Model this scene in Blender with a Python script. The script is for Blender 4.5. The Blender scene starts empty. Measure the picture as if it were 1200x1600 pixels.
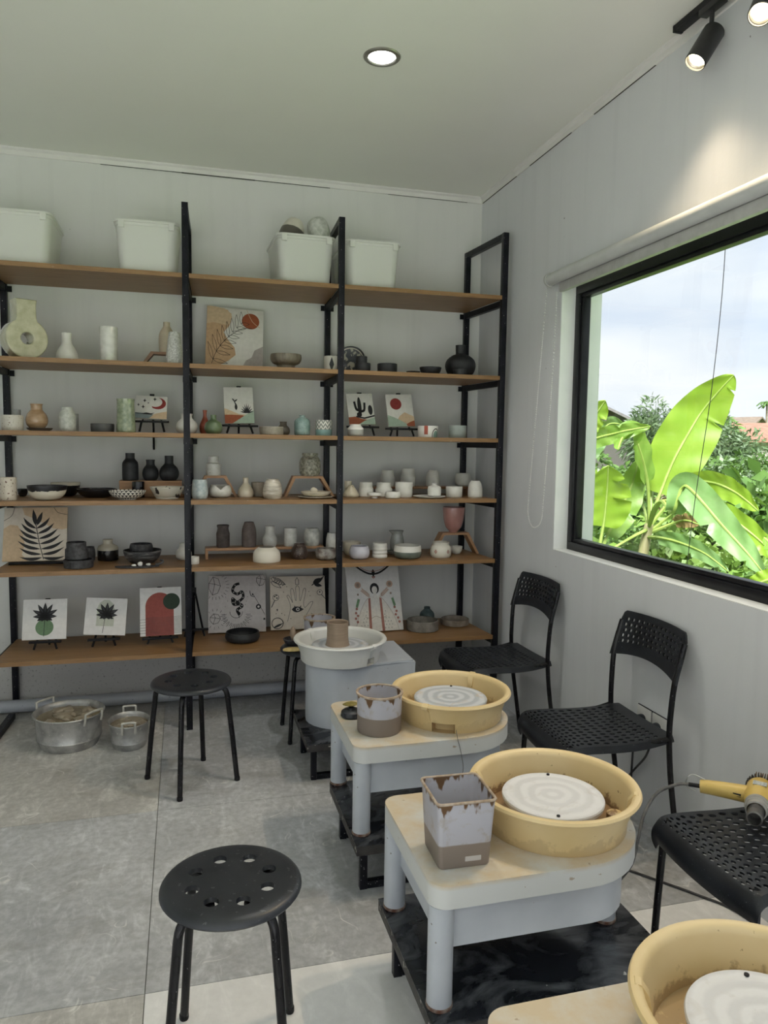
import bpy, bmesh, math, random
from mathutils import Vector, Matrix
random.seed(7)
PI = math.pi
S = bpy.context.scene
C = S.collection

# ---------------------------------------------------------------- camera, light, exposure
cam_d = bpy.data.cameras.new('camera'); cam = bpy.data.objects.new('camera', cam_d); C.objects.link(cam)
cam_d.sensor_fit = 'HORIZONTAL'; cam_d.sensor_width = 36.0; cam_d.lens = 1161.56/1200*36
cam_d.clip_start = 0.02; cam_d.clip_end = 400
yaw, pitch, roll = 0.2632, 0.0902, 0.0141
f = Vector((math.sin(yaw)*math.cos(pitch), math.cos(yaw)*math.cos(pitch), -math.sin(pitch)))
r = Vector((math.cos(yaw), -math.sin(yaw), 0)); u = r.cross(f)
r2 = math.cos(roll)*r + math.sin(roll)*u; u2 = -math.sin(roll)*r + math.cos(roll)*u
m = Matrix((r2, u2, -f)).transposed().to_4x4(); m.translation = (-1.7826, -4.4007, 1.5)
cam.matrix_world = m
S.camera = cam
S.view_settings.view_transform = 'Standard'; S.view_settings.look = 'None'
S.view_settings.gamma = 1.0; S.view_settings.use_curve_mapping = False
S.view_settings.exposure = 1.25
S.cycles.max_bounces = 10; S.cycles.diffuse_bounces = 6; S.cycles.glossy_bounces = 4
S.cycles.transparent_max_bounces = 12; S.cycles.caustics_reflective = False; S.cycles.caustics_refractive = False
S.cycles.sample_clamp_indirect = 6.0

W = bpy.data.worlds.new('overcast_sky'); S.world = W; W.use_nodes = True
nt = W.node_tree; nt.nodes.clear()
tc = nt.nodes.new('ShaderNodeTexCoord')
mp = nt.nodes.new('ShaderNodeMapping'); mp.inputs['Scale'].default_value = (1.5, 1.5, 6.0)
nz = nt.nodes.new('ShaderNodeTexNoise'); nz.inputs['Scale'].default_value = 1.3; nz.inputs['Detail'].default_value = 6; nz.inputs['Roughness'].default_value = .5
rp = nt.nodes.new('ShaderNodeValToRGB')
rp.color_ramp.elements[0].position = .34; rp.color_ramp.elements[0].color = (.68, .77, .92, 1)
rp.color_ramp.elements[1].position = .55; rp.color_ramp.elements[1].color = (.95, .97, 1.0, 1)
bg = nt.nodes.new('ShaderNodeBackground'); bg.inputs['Strength'].default_value = .50
wo = nt.nodes.new('ShaderNodeOutputWorld')
nt.links.new(tc.outputs['Generated'], mp.inputs['Vector']); nt.links.new(mp.outputs['Vector'], nz.inputs['Vector'])
nt.links.new(nz.outputs['Fac'], rp.inputs['Fac']); nt.links.new(rp.outputs['Color'], bg.inputs['Color'])
nt.links.new(bg.outputs['Background'], wo.inputs['Surface'])

sun_d = bpy.data.lights.new('sun', 'SUN'); sun_d.energy = 8.0; sun_d.angle = math.radians(25); sun_d.color = (1, .995, .985)
sun = bpy.data.objects.new('sun', sun_d); C.objects.link(sun)
sun.rotation_euler = Vector((.40, .78, -1)).to_track_quat('-Z', 'Y').to_euler()

def portal(name, loc, sx, sy, direction):
    d = bpy.data.lights.new(name, 'AREA'); d.shape = 'RECTANGLE'; d.size = sx; d.size_y = sy
    d.cycles.is_portal = True
    o = bpy.data.objects.new(name, d); C.objects.link(o); o.location = loc
    o.rotation_euler = Vector(direction).to_track_quat('-Z', 'Z').to_euler()
portal('window_portal', (.23, -2.35, 1.64), 2.6, 1.32, (-1, 0, 0))
portal('doorway_portal', (-4.75, -5.7, 1.4), 2.2, 2.8, (1, 0, 0))
portal('front_doorway_portal', (-2.4, -7.15, 1.4), 4.2, 2.8, (0, 1, 0))

# ---------------------------------------------------------------- material helpers
MATS = {}
class NT:
    def __init__(s, name):
        s.m = bpy.data.materials.new(name); s.m.use_nodes = True; s.t = s.m.node_tree; s.t.nodes.clear()
        s.out = s.t.nodes.new('ShaderNodeOutputMaterial')
        s._tc = None
    def n(s, typ, **k):
        nd = s.t.nodes.new('ShaderNode'+typ)
        for a, b in k.items(): setattr(nd, a, b)
        return nd
    def put(s, sock, v):
        if isinstance(v, bpy.types.NodeSocket): s.t.links.new(v, sock)
        elif v is not None:
            if sock.type == 'RGBA' and not hasattr(v, '__len__'): v = (v, v, v)
            if sock.type == 'RGBA' and len(v) == 3: v = (*v, 1)
            sock.default_value = v
    def co(s, kind='Object'):
        if s._tc is None: s._tc = s.n('TexCoord')
        return s._tc.outputs[kind]
    def math(s, op, a, b=0.0, c=None):
        nd = s.n('Math', operation=op); s.put(nd.inputs[0], a); s.put(nd.inputs[1], b)
        if c is not None: s.put(nd.inputs[2], c)
        return nd.outputs[0]
    def xyz(s, v):
        nd = s.n('SeparateXYZ'); s.put(nd.inputs[0], v); return nd.outputs
    def mapping(s, v, scale=(1, 1, 1), rot=(0, 0, 0), loc=(0, 0, 0)):
        nd = s.n('Mapping'); s.put(nd.inputs['Vector'], v); nd.inputs['Scale'].default_value = scale
        nd.inputs['Rotation'].default_value = rot; nd.inputs['Location'].default_value = loc; return nd.outputs[0]
    def noise(s, v, scale, detail=4, rough=.55, dist=0):
        nd = s.n('TexNoise'); s.put(nd.inputs['Vector'], v); nd.inputs['Scale'].default_value = scale
        nd.inputs['Detail'].default_value = detail; nd.inputs['Roughness'].default_value = rough; nd.inputs['Distortion'].default_value = dist
        return nd.outputs['Fac']
    def ramp(s, v, lo, hi, a=0.0, b=1.0):
        nd = s.n('MapRange'); s.put(nd.inputs['Value'], v)
        nd.inputs['From Min'].default_value = lo; nd.inputs['From Max'].default_value = hi
        nd.inputs['To Min'].default_value = a; nd.inputs['To Max'].default_value = b; return nd.outputs[0]
    def mix(s, fac, a, b):
        nd = s.n('Mix', data_type='RGBA'); s.put(nd.inputs[0], fac); s.put(nd.inputs[6], a); s.put(nd.inputs[7], b); return nd.outputs[2]
    def bump(s, h, strength=.2, dist=.01):
        nd = s.n('Bump'); nd.inputs['Strength'].default_value = strength; nd.inputs['Distance'].default_value = dist
        s.put(nd.inputs['Height'], h); return nd.outputs[0]
    def bsdf(s, color, rough=.5, metal=0, normal=None, **k):
        b = s.n('BsdfPrincipled'); s.put(b.inputs['Base Color'], color); s.put(b.inputs['Roughness'], rough); s.put(b.inputs['Metallic'], metal)
        if normal is not None: s.put(b.inputs['Normal'], normal)
        for a, v in k.items(): s.put(b.inputs[a], v)
        s.t.links.new(b.outputs[0], s.out.inputs[0]); return b

def M(name, c1, c2=None, scale=25, rough=.5, metal=0, bump=0, spec=None, bscale=None, speck=None, band=None, wob=.03, lo=.38, hi=.62, coat=0, stretch=(1, 1, 1)):
    """c1/c2 mottled by noise; speck=(colour, scale, threshold); band=[(height fraction, colour)...] colour above that height"""
    if name in MATS: return MATS[name]
    t = NT(name); v = t.mapping(t.co(), stretch) if stretch != (1, 1, 1) else t.co()
    col = c1
    nf = t.noise(v, scale)
    if c2 is not None: col = t.mix(t.ramp(nf, lo, hi), c1, c2)
    if band:
        g = t.xyz(t.co('Generated'))[2]
        g = t.math('ADD', g, t.math('MULTIPLY', t.math('SUBTRACT', t.noise(t.co(), 30, 2), .5), wob*2))
        for h, c in band: col = t.mix(t.ramp(g, h-.01, h+.01), col, c)
    if speck:
        col = t.mix(t.ramp(t.noise(t.co(), speck[1], 2, .5), speck[2], speck[2]+.03), col, speck[0])
    nrm = t.bump(t.noise(v, bscale or scale*3, 3), bump, .004) if bump else None
    k = {'Coat Weight': coat, 'Coat Roughness': .08} if coat else {}
    if spec is not None: k['Specular IOR Level'] = spec
    t.bsdf(col, rough, metal, nrm, **k)
    MATS[name] = t.m; return t.m

# ---------------------------------------------------------------- mesh helpers
def link(name, me, mat=None, parent=None, loc=None, rot=None):
    o = bpy.data.objects.new(name, me); C.objects.link(o)
    if mat is not None and me is not None: me.materials.append(mat)
    if parent is not None: o.parent = parent
    if loc is not None: o.location = loc
    if rot is not None: o.rotation_euler = rot
    return o
def finish(bm, name='mesh', smooth=None):
    bmesh.ops.recalc_face_normals(bm, faces=bm.faces)
    me = bpy.data.meshes.new(name); bm.to_mesh(me); bm.free()
    if smooth is not None:
        for p in me.polygons: p.use_smooth = True
        me.set_sharp_from_angle(angle=math.radians(smooth))
    return me
def tag(o, label, cat, group=None):
    o['label'] = label; o['category'] = cat
    if group: o['group'] = group
    return o
def thing(name, label, cat, loc=(0, 0, 0), rz=0, group=None):
    o = bpy.data.objects.new(name, None); C.objects.link(o); o.empty_display_size = .05
    o.location = loc; o.rotation_euler = (0, 0, rz); return tag(o, label, cat, group)
def struct(o): o['kind'] = 'structure'; return o
def box(bm, x0, x1, y0, y1, z0, z1, bev=0, mtx=None):
    mt = Matrix.Translation(((x0+x1)/2, (y0+y1)/2, (z0+z1)/2)) @ Matrix.Diagonal((abs(x1-x0), abs(y1-y0), abs(z1-z0), 1))
    if mtx is not None: mt = mtx @ mt
    g = bmesh.ops.create_cube(bm, size=1, matrix=mt)
    if bev:
        ed = list({e for v in g['verts'] for e in v.link_edges})
        bmesh.ops.bevel(bm, geom=ed, offset=bev, segments=2, affect='EDGES', profile=.5)
def boxmesh(x0, x1, y0, y1, z0, z1, bev=0, smooth=None):
    bm = bmesh.new(); box(bm, x0, x1, y0, y1, z0, z1, bev); return finish(bm, 'box', smooth if smooth else (40 if bev else None))
def bxo(name, b, mat, parent=None, bev=0): return link(name, boxmesh(*b, bev=bev), mat, parent)
def tube(bm, pts, rad, seg=10, cap=True, smooth_path=0):
    pts = [Vector(p) for p in pts]
    if smooth_path: pts = catmull(pts, smooth_path)
    rads = rad if hasattr(rad, '__len__') else [rad]*len(pts)
    if len(rads) != len(pts): rads = [rads[0]+(rads[-1]-rads[0])*i/(len(pts)-1) for i in range(len(pts))]
    t0 = (pts[1]-pts[0]).normalized()
    a = Vector((0, 0, 1)) if abs(t0.z) < .9 else Vector((1, 0, 0))
    nrm = t0.cross(a).normalized(); rings = []
    for i, p in enumerate(pts):
        if i == 0: t = t0
        elif i == len(pts)-1: t = (pts[i]-pts[i-1]).normalized()
        else: t = ((pts[i+1]-pts[i]).normalized()+(pts[i]-pts[i-1]).normalized()).normalized()
        nrm = (nrm - t*nrm.dot(t)).normalized(); b = t.cross(nrm)
        rings.append([bm.verts.new(p+(nrm*math.cos(2*PI*k/seg)+b*math.sin(2*PI*k/seg))*rads[i]) for k in range(seg)])
    for i in range(len(rings)-1):
        for k in range(seg): bm.faces.new((rings[i][k], rings[i][(k+1) % seg], rings[i+1][(k+1) % seg], rings[i+1][k]))
    if cap: bm.faces.new(rings[0][::-1]); bm.faces.new(rings[-1])
def tubemesh(pts, rad, seg=10, smooth_path=0):
    bm = bmesh.new(); tube(bm, pts, rad, seg, True, smooth_path); return finish(bm, 'tube', 50)
def catmull(p, n):
    p = [Vector(q) for q in p]; out = []
    for i in range(len(p)-1):
        a, b, c, d = p[max(i-1, 0)], p[i], p[i+1], p[min(i+2, len(p)-1)]
        for k in range(n):
            t = k/n
            out.append(.5*((2*b)+(c-a)*t+(2*a-5*b+4*c-d)*t*t+(3*b-a-3*c+d)*t**3))
    return out+[p[-1]]
def lathe(bm, prof, seg=32, cx=0, cy=0, cz=0, close=False):
    """prof: list of (r,z); r==0 collapses to a point"""
    rings = []
    for rr, z in prof:
        if rr <= 1e-6: rings.append([bm.verts.new((cx, cy, cz+z))])
        else: rings.append([bm.verts.new((cx+rr*math.cos(2*PI*k/seg), cy+rr*math.sin(2*PI*k/seg), cz+z)) for k in range(seg)])
    for i in range(len(rings)-1):
        a, b = rings[i], rings[i+1]
        for k in range(seg):
            k2 = (k+1) % seg
            if len(a) == 1 and len(b) == 1: continue
            if len(a) == 1: bm.faces.new((a[0], b[k2], b[k]))
            elif len(b) == 1: bm.faces.new((a[k], a[k2], b[0]))
            else: bm.faces.new((a[k], a[k2], b[k2], b[k]))
    return rings
def lathemesh(prof, seg=32, sharp=35):
    bm = bmesh.new(); lathe(bm, prof, seg); return finish(bm, 'lathe', sharp)
def prism(bm, outline, z0, z1, mtx=None):
    """closed outline in xy extruded z0..z1"""
    lo = [bm.verts.new((x, y, z0)) for x, y in outline]; hi = [bm.verts.new((x, y, z1)) for x, y in outline]
    if mtx is not None:
        for v in lo+hi: v.co = mtx @ v.co
    n = len(outline)
    bm.faces.new(lo[::-1]); bm.faces.new(hi)
    for k in range(n): bm.faces.new((lo[k], lo[(k+1) % n], hi[(k+1) % n], hi[k]))
def rrect(x0, x1, y0, y1, rad, seg=6):
    """rounded rectangle outline; rad = one radius or [x0y0, x1y0, x1y1, x0y1]"""
    rs = rad if hasattr(rad, '__len__') else [rad]*4; out = []
    for (cx, cy, a0), q in zip(((x0, y0, PI), (x1, y0, 1.5*PI), (x1, y1, 0), (x0, y1, .5*PI)), rs):
        ox = cx+(q if cx == x0 else -q); oy = cy+(q if cy == y0 else -q)
        for k in range(seg+1):
            a = a0+PI/2*k/seg; out.append((ox+q*math.cos(a), oy+q*math.sin(a)))
    return out
def copy_tree(o, parent=None):
    c = o.copy(); C.objects.link(c); c.parent = parent
    for ch in list(o.children): copy_tree(ch, c)
    return c

# ---------------------------------------------------------------- shared materials
def wood(name, a, b, rot=(0, 0, 0), rough=.45, sc=1.0, chalk=0.0):
    t = NT(name); v = t.mapping(t.co(), (1.2*sc, 16*sc, 16*sc), rot)
    n1 = t.noise(v, 3.5, 6, .6, 1.2); n2 = t.noise(t.mapping(t.co(), (2*sc, 90*sc, 90*sc), rot), 3, 3)
    col = t.mix(t.ramp(n1, .3, .7), a, b)
    col = t.mix(t.ramp(n2, .35, .75, 0, .35), col, tuple(x*.45 for x in a))
    if chalk: col = t.mix(t.ramp(t.noise(t.co(), 55, 4, .7), .66, .74, 0, chalk), col, (.62, .55, .5))
    t.bsdf(col, rough, 0, t.bump(n1, .12, .002)); MATS[name] = t.m; return t.m
WOOD = wood('stained_shelf_wood', (.205, .108, .040), (.34, .19, .078), chalk=.4)
WOODS = wood('pale_stand_wood', (.36, .19, .095), (.48, .28, .15), rough=.5, sc=2)
WOODD = wood('dark_stand_wood', (.20, .095, .04), (.30, .15, .07), rough=.4, sc=2)
BLACKSTEEL = M('black_powder_steel', (.006, .007, .010), (.012, .013, .018), 12, .42, spec=.15, speck=((.35, .34, .33), 160, .74))
STEELSPLASH = M('splashed_black_steel', (.006, .007, .010), (.014, .014, .02), 12, .35, spec=.18, speck=((.5, .5, .5), 120, .70))
BLACKMET = M('gloss_black_tube', (.006, .006, .008), (.012, .012, .014), 9, .22, spec=.3, speck=((.5, .5, .5), 130, .735))
BLACKPAINT = M('black_easel_paint', (.009, .009, .011), (.018, .018, .02), 30, .5, spec=.2)
WHITEPLAS = M('white_plastic', (.72, .72, .70), (.78, .78, .77), 10, .35)
def wallmat(name, a, b, lowdark=False):
    t = NT(name); v = t.co()
    n1 = t.noise(v, 1.1, 5, .6); col = t.mix(t.ramp(n1, .3, .7), a, b)
    st = t.noise(t.mapping(v, (6, 6, .35)), 2.2, 4); col = t.mix(t.ramp(st, .5, .8, 0, .25), col, tuple(x*.78 for x in a))
    sp = t.noise(v, 26, 2, .6); col = t.mix(t.ramp(sp, .765, .79, 0, .75), col, (.10, .09, .08))
    if lowdark:
        z = t.xyz(v)[2]; k = t.math('MULTIPLY', t.ramp(t.noise(v, 70, 3, .6), .60, .66), t.ramp(z, .30, .42, 1, 0))
        col = t.mix(t.math('MULTIPLY', k, .75), col, (.09, .085, .08))
        col = t.mix(t.ramp(z, .18, .46, .55, 0), col, (.33, .31, .29))  # wall colour turns darker grey towards the floor
    t.bsdf(col, .75, 0, t.bump(t.noise(v, 90, 3), .12, .003)); MATS[name] = t.m; return t.m
WALL = wallmat('painted_plaster', (.648, .66, .685), (.70, .71, .73))
WALLB = wallmat('painted_plaster_splashed', (.66, .664, .65), (.71, .714, .70), True)
CEIL = M('ceiling_paint', (.80, .81, .745), (.83, .84, .775), .9, .8)
TRIM = M('trim_paint', (.70, .69, .67), (.76, .75, .73), 4, .7)

# ---------------------------------------------------------------- room shell
XL, YF, ZC = -4.7, -7.1, 3.015
def concrete(name, a, b, warm, k=1.0):
    t = NT(name); v = t.co()
    n1 = t.noise(v, 1.6, 7, .62, .6); n2 = t.noise(t.mapping(v, (2.6, 1, 1), (0, 0, .5)), 4.5, 6, .65, 1.5); n3 = t.noise(v, 38, 4, .6)
    col = t.mix(t.ramp(n1, .34, .66), a, b)
    col = t.mix(t.ramp(n2, .5, .72, 0, .55), col, tuple(min(1, x*1.55) for x in b))
    col = t.mix(t.ramp(n2, .28, .42, .4, 0), col, warm)
    col = t.mix(t.ramp(n3, .38, .62, 0, .32*k), col, tuple(x*.5 for x in a))
    col = t.mix(t.ramp(t.noise(t.mapping(v, (1, 1.8, 1), (0, 0, -.7)), 2.1, 6, .68, .8), .54, .68, 0, .5*k), col, tuple(x*.58 for x in warm))
    col = t.mix(t.ramp(t.noise(v, 9, 5, .7, .6), .60, .68, 0, .25*k), col, tuple(min(1, x*1.5) for x in b))
    vo = t.n('TexVoronoi', feature='DISTANCE_TO_EDGE'); vo.inputs['Scale'].default_value = 1.7
    wv = t.n('VectorMath', operation='MULTIPLY_ADD'); nn = t.n('TexNoise'); nn.inputs['Scale'].default_value = 2.3; nn.inputs['Detail'].default_value = 3
    t.put(nn.inputs['Vector'], v); t.put(wv.inputs[0], nn.outputs['Color']); wv.inputs[1].default_value = (1.3, 1.3, 0); t.put(wv.inputs[2], v)
    t.put(vo.inputs['Vector'], wv.outputs[0])
    scr = t.math('MULTIPLY', t.ramp(vo.outputs['Distance'], 0, .007, 1, 0), t.ramp(t.noise(v, 7, 3), .52, .62))
    vo2 = t.n('TexVoronoi', feature='DISTANCE_TO_EDGE'); vo2.inputs['Scale'].default_value = 6.0; t.put(vo2.inputs['Vector'], t.mapping(wv.outputs[0], (1, .35, 1), (0, 0, 1.0)))
    scr2 = t.math('MULTIPLY', t.ramp(vo2.outputs['Distance'], 0, .012, 1, 0), t.ramp(t.noise(v, 5, 3), .55, .62))
    col = t.mix(t.math('MULTIPLY', t.math('MAXIMUM', scr, scr2), .75), col, (.82, .81, .79))
    t.bsdf(col, t.ramp(n1, .3, .7, .42, .62), 0, t.bump(n3, .1, .002)); MATS[name] = t.m; return t.m
CONC = concrete('burnished_concrete', (.39, .40, .42), (.55, .56, .58), (.44, .425, .405))
CONCW = concrete('worn_concrete', (.44, .43, .415), (.58, .57, .55), (.50, .46, .41))
CONCP = concrete('pale_concrete', (.76, .76, .765), (.82, .82, .825), (.74, .73, .725), .25)
floor = struct(bxo('floor', (XL-.2, .22, YF-.2, .2, -.15, -.015), M('joint_mortar', (.42, .41, .39), rough=.8)))
xs = [XL, -3.5, -1.9, -.02]; ys = [0, -1.355, -2.402, -3.45, -4.5, -5.8, YF]
for i in range(3):
    for j in range(6):
        mt = CONCP if (i == 2 and j in (2, 3)) else CONCW if (j == 2 or (j == 0 and i == 1)) else CONC
        g = .0011
        bxo('slab', (xs[i]+g, xs[i+1]-(g if i < 2 else -.02), ys[j+1]+g, ys[j]-g, -.004, 0), mt, floor)
struct(bxo('ceiling', (XL-.2, .22, YF-.2, .2, ZC, ZC+.15), CEIL))
struct(bxo('wall_back', (XL-.2, .22, 0, .2, -.015, ZC), WALLB))
# right wall with the window opening
WY0, WY1, WZ0, WZ1 = -1.05, -3.65, .987, 2.285
bm = bmesh.new()
box(bm, 0, .22, WY0, 0, -.015, ZC); box(bm, 0, .22, YF, WY1, -.015, ZC)
box(bm, 0, .22, WY1, WY0, -.015, WZ0); box(bm, 0, .22, WY1, WY0, WZ1, ZC)
struct(link('wall_right', finish(bm), WALL))
# left wall and the wall behind the photographer: wide open doorways to the garden
bm = bmesh.new()
box(bm, XL-.2, XL, -4.6, 0, -.015, ZC); box(bm, XL-.2, XL, YF, -6.8, -.015, ZC); box(bm, XL-.2, XL, -6.8, -4.6, 2.8, ZC)
for y in (-5.7,): box(bm, XL-.2, XL, y-.04, y+.04, -.015, 2.8)
struct(link('wall_left', finish(bm), WALL))
bm = bmesh.new()
box(bm, XL, -4.5, YF-.2, YF, -.015, ZC); box(bm, -.3, .22, YF-.2, YF, -.015, ZC); box(bm, -4.5, -.3, YF-.2, YF, 2.8, ZC)
struct(link('wall_front', finish(bm), WALL))
TERR = M('pale_bounce_paving', (.50, .49, .46), (.58, .57, .54), 1.5, .85)  # unseen pale paving, added to bounce daylight in through the doorways
struct(bxo('bounce_terrace_floor', (-13, XL-.2, -15, 4, -.2, -.03), TERR)); struct(bxo('front_bounce_terrace_floor', (XL-.2, 4, -15, YF-.2, -.2, -.03), TERR))
# slim coving along the ceiling joints
def cove(name, p0, p1, nrm):
    bm = bmesh.new(); p0, p1, nrm = Vector(p0), Vector(p1), Vector(nrm)
    sec = [(0, 0), (.022, 0), (.02, -.006), (.008, -.014), (.006, -.036), (0, -.038)]
    a = [bm.verts.new(p0+nrm*x+Vector((0, 0, z))) for x, z in sec]; b = [bm.verts.new(p1+nrm*x+Vector((0, 0, z))) for x, z in sec]
    for k in range(len(sec)): bm.faces.new((a[k], a[(k+1) % 6], b[(k+1) % 6], b[k]))
    bm.faces.new(a); bm.faces.new(b[::-1]); struct(link(name, finish(bm), TRIM))
cove('trim_1', (XL, 0, ZC), (0, 0, ZC), (0, -1, 0))
CRACK = M('crack_shadow', (.05, .05, .045), None, 5, .9)
for x0, x1, zz, hh in ((-2.2, -1.72, -.0375, .0015), (-1.78, -1.38, -.036, .004), (-1.42, -.95, -.037, .002), (-.6, -.1, -.0378, .001)):
    bxo('crack', (x0, x1, -.0072, -.002, ZC+zz-hh, ZC+zz), CRACK, bpy.data.objects['trim_1'])
cove('trim_2', (0, 0, ZC), (0, YF, ZC), (-1, 0, 0))
for y0, y1, zz, hh in ((-.5, -.02, -.0378, .001), (-1.1, -.66, -.0375, .0012), (-1.75, -1.3, -.037, .0012)):
    bxo('crack', (-.0072, -.002, y0, y1, ZC+zz-hh, ZC+zz), CRACK, bpy.data.objects['trim_2'])

# ---------------------------------------------------------------- window
FRM = M('black_window_frame', (.008, .008, .010), (.014, .014, .017), 10, .35, spec=.25, speck=((.3, .3, .3), 90, .76))
REV = M('window_reveal_paint', (.74, .76, .75), (.8, .81, .8), 5, .6)
win = struct(link('window_1', None)); win.location = (0, 0, 0)
def ring(name, x0, x1, w, inset, mat):
    a0, a1, b0, b1 = WY1+inset, WY0-inset, WZ0+inset, WZ1-inset
    bm = bmesh.new()
    box(bm, x0, x1, a0, a1, b0, b0+w, .003); box(bm, x0, x1, a0, a1, b1-w, b1, .003)
    box(bm, x0, x1, a0, a0+w, b0+w, b1-w, .003); box(bm, x0, x1, a1-w, a1, b0+w, b1-w, .003)
    return link(name, finish(bm, smooth=40), mat, win)
ring('window_frame', .075, .135, .042, .001, FRM)
ring('glazing_bead', .085, .125, .02, .043, FRM)
bm = bmesh.new()
e = .0008
box(bm, .001, .075, WY1+e, WY0-e, WZ0+e, WZ0+.004); box(bm, .001, .075, WY1+e, WY0-e, WZ1-.004, WZ1-e); box(bm, .001, .075, WY0-.004, WY0-e, WZ0, WZ1)
box(bm, .135, .219, WY1+e, WY0-e, WZ0+e, WZ0+.004); box(bm, .135, .219, WY1+e, WY0-e, WZ1-.004, WZ1-e); box(bm, .135, .219, WY0-.004, WY0-e, WZ0, WZ1)
link('window_reveal', finish(bm), REV, win)
t = NT('window_glass'); tr = t.n('BsdfTransparent'); tr.inputs[0].default_value = (.97, .985, .98, 1); gl = t.n('BsdfGlossy'); gl.inputs['Roughness'].default_value = .02
fr = t.n('Fresnel'); fr.inputs[0].default_value = 1.3; mx = t.n('MixShader'); t.put(mx.inputs[0], t.math('MULTIPLY', fr.outputs[0], .12))
t.t.links.new(tr.outputs[0], mx.inputs[1]); t.t.links.new(gl.outputs[0], mx.inputs[2]); t.t.links.new(mx.outputs[0], t.out.inputs[0])
GLASS = t.m
link('pane', boxmesh(.103, .107, WY1+.05, WY0-.05, WZ0+.05, WZ1-.05), GLASS, win)
tag(link('pane_line', tubemesh([(.26, -1.87, 2.45), (.26, -1.865, 2.1), (.26, -1.83, 1.7), (.26, -1.77, 1.3), (.26, -1.735, .95), (.26, -1.72, .6)], .0015, 6, 4), M('dark_line', (.02, .02, .022), rough=.5)), 'thin dark line running down outside the window pane', 'cable')  # thin strand built in place of a crack line across the glass

# roller blind above the window
BLIND = M('roller_blind_fabric', (.52, .53, .52), (.58, .59, .58), 6, .7); ALU = M('grey_alu', (.42, .42, .41), (.48, .48, .47), 20, .45)
bl = thing('roller_blind', 'grey rolled-up roller blind with bead chain above the window', 'blind', (0, 0, 0))
bm = bmesh.new(); tube(bm, [(-.036, -1.0, 2.318), (-.036, -3.72, 2.318)], .029, 24); link('blind_roll', finish(bm, smooth=40), BLIND, bl)
bm = bmesh.new(); tube(bm, [(-.036, -.988, 2.318), (-.036, -1.0, 2.318)], .033, 24); link('end_bracket', finish(bm, smooth=40), ALU, bl)
bm = bmesh.new(); box(bm, -.03, -.004, -3.72, -1.075, 2.246, 2.288, .003); box(bm, -.022, -.012, -3.71, -1.08, 2.286, 2.30); link('bottom_rail', finish(bm, smooth=40), ALU, bl)
def chain(bm, pts):
    ps = catmull(pts, 60)
    d = 0; last = ps[0]
    for p in ps[1:]:
        d += (p-last).length; last = p
        if d >= .0085: d = 0; bmesh.ops.create_icosphere(bm, subdivisions=1, radius=.0034, matrix=Matrix.Translation(p))
bm = bmesh.new(); chain(bm, [(-.036, -.965, 2.30), (-.038, -.915, 1.85), (-.04, -.845, 1.25), (-.04, -.84, 1.15), (-.04, -.90, 1.085), (-.04, -.985, 1.12), (-.04, -1.01, 1.25), (-.038, -1.055, 1.85), (-.036, -1.068, 2.25)])
o = link('bead_chain', finish(bm, smooth=60), M('chain_white', (.68, .68, .66), rough=.4), bl)

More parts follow.
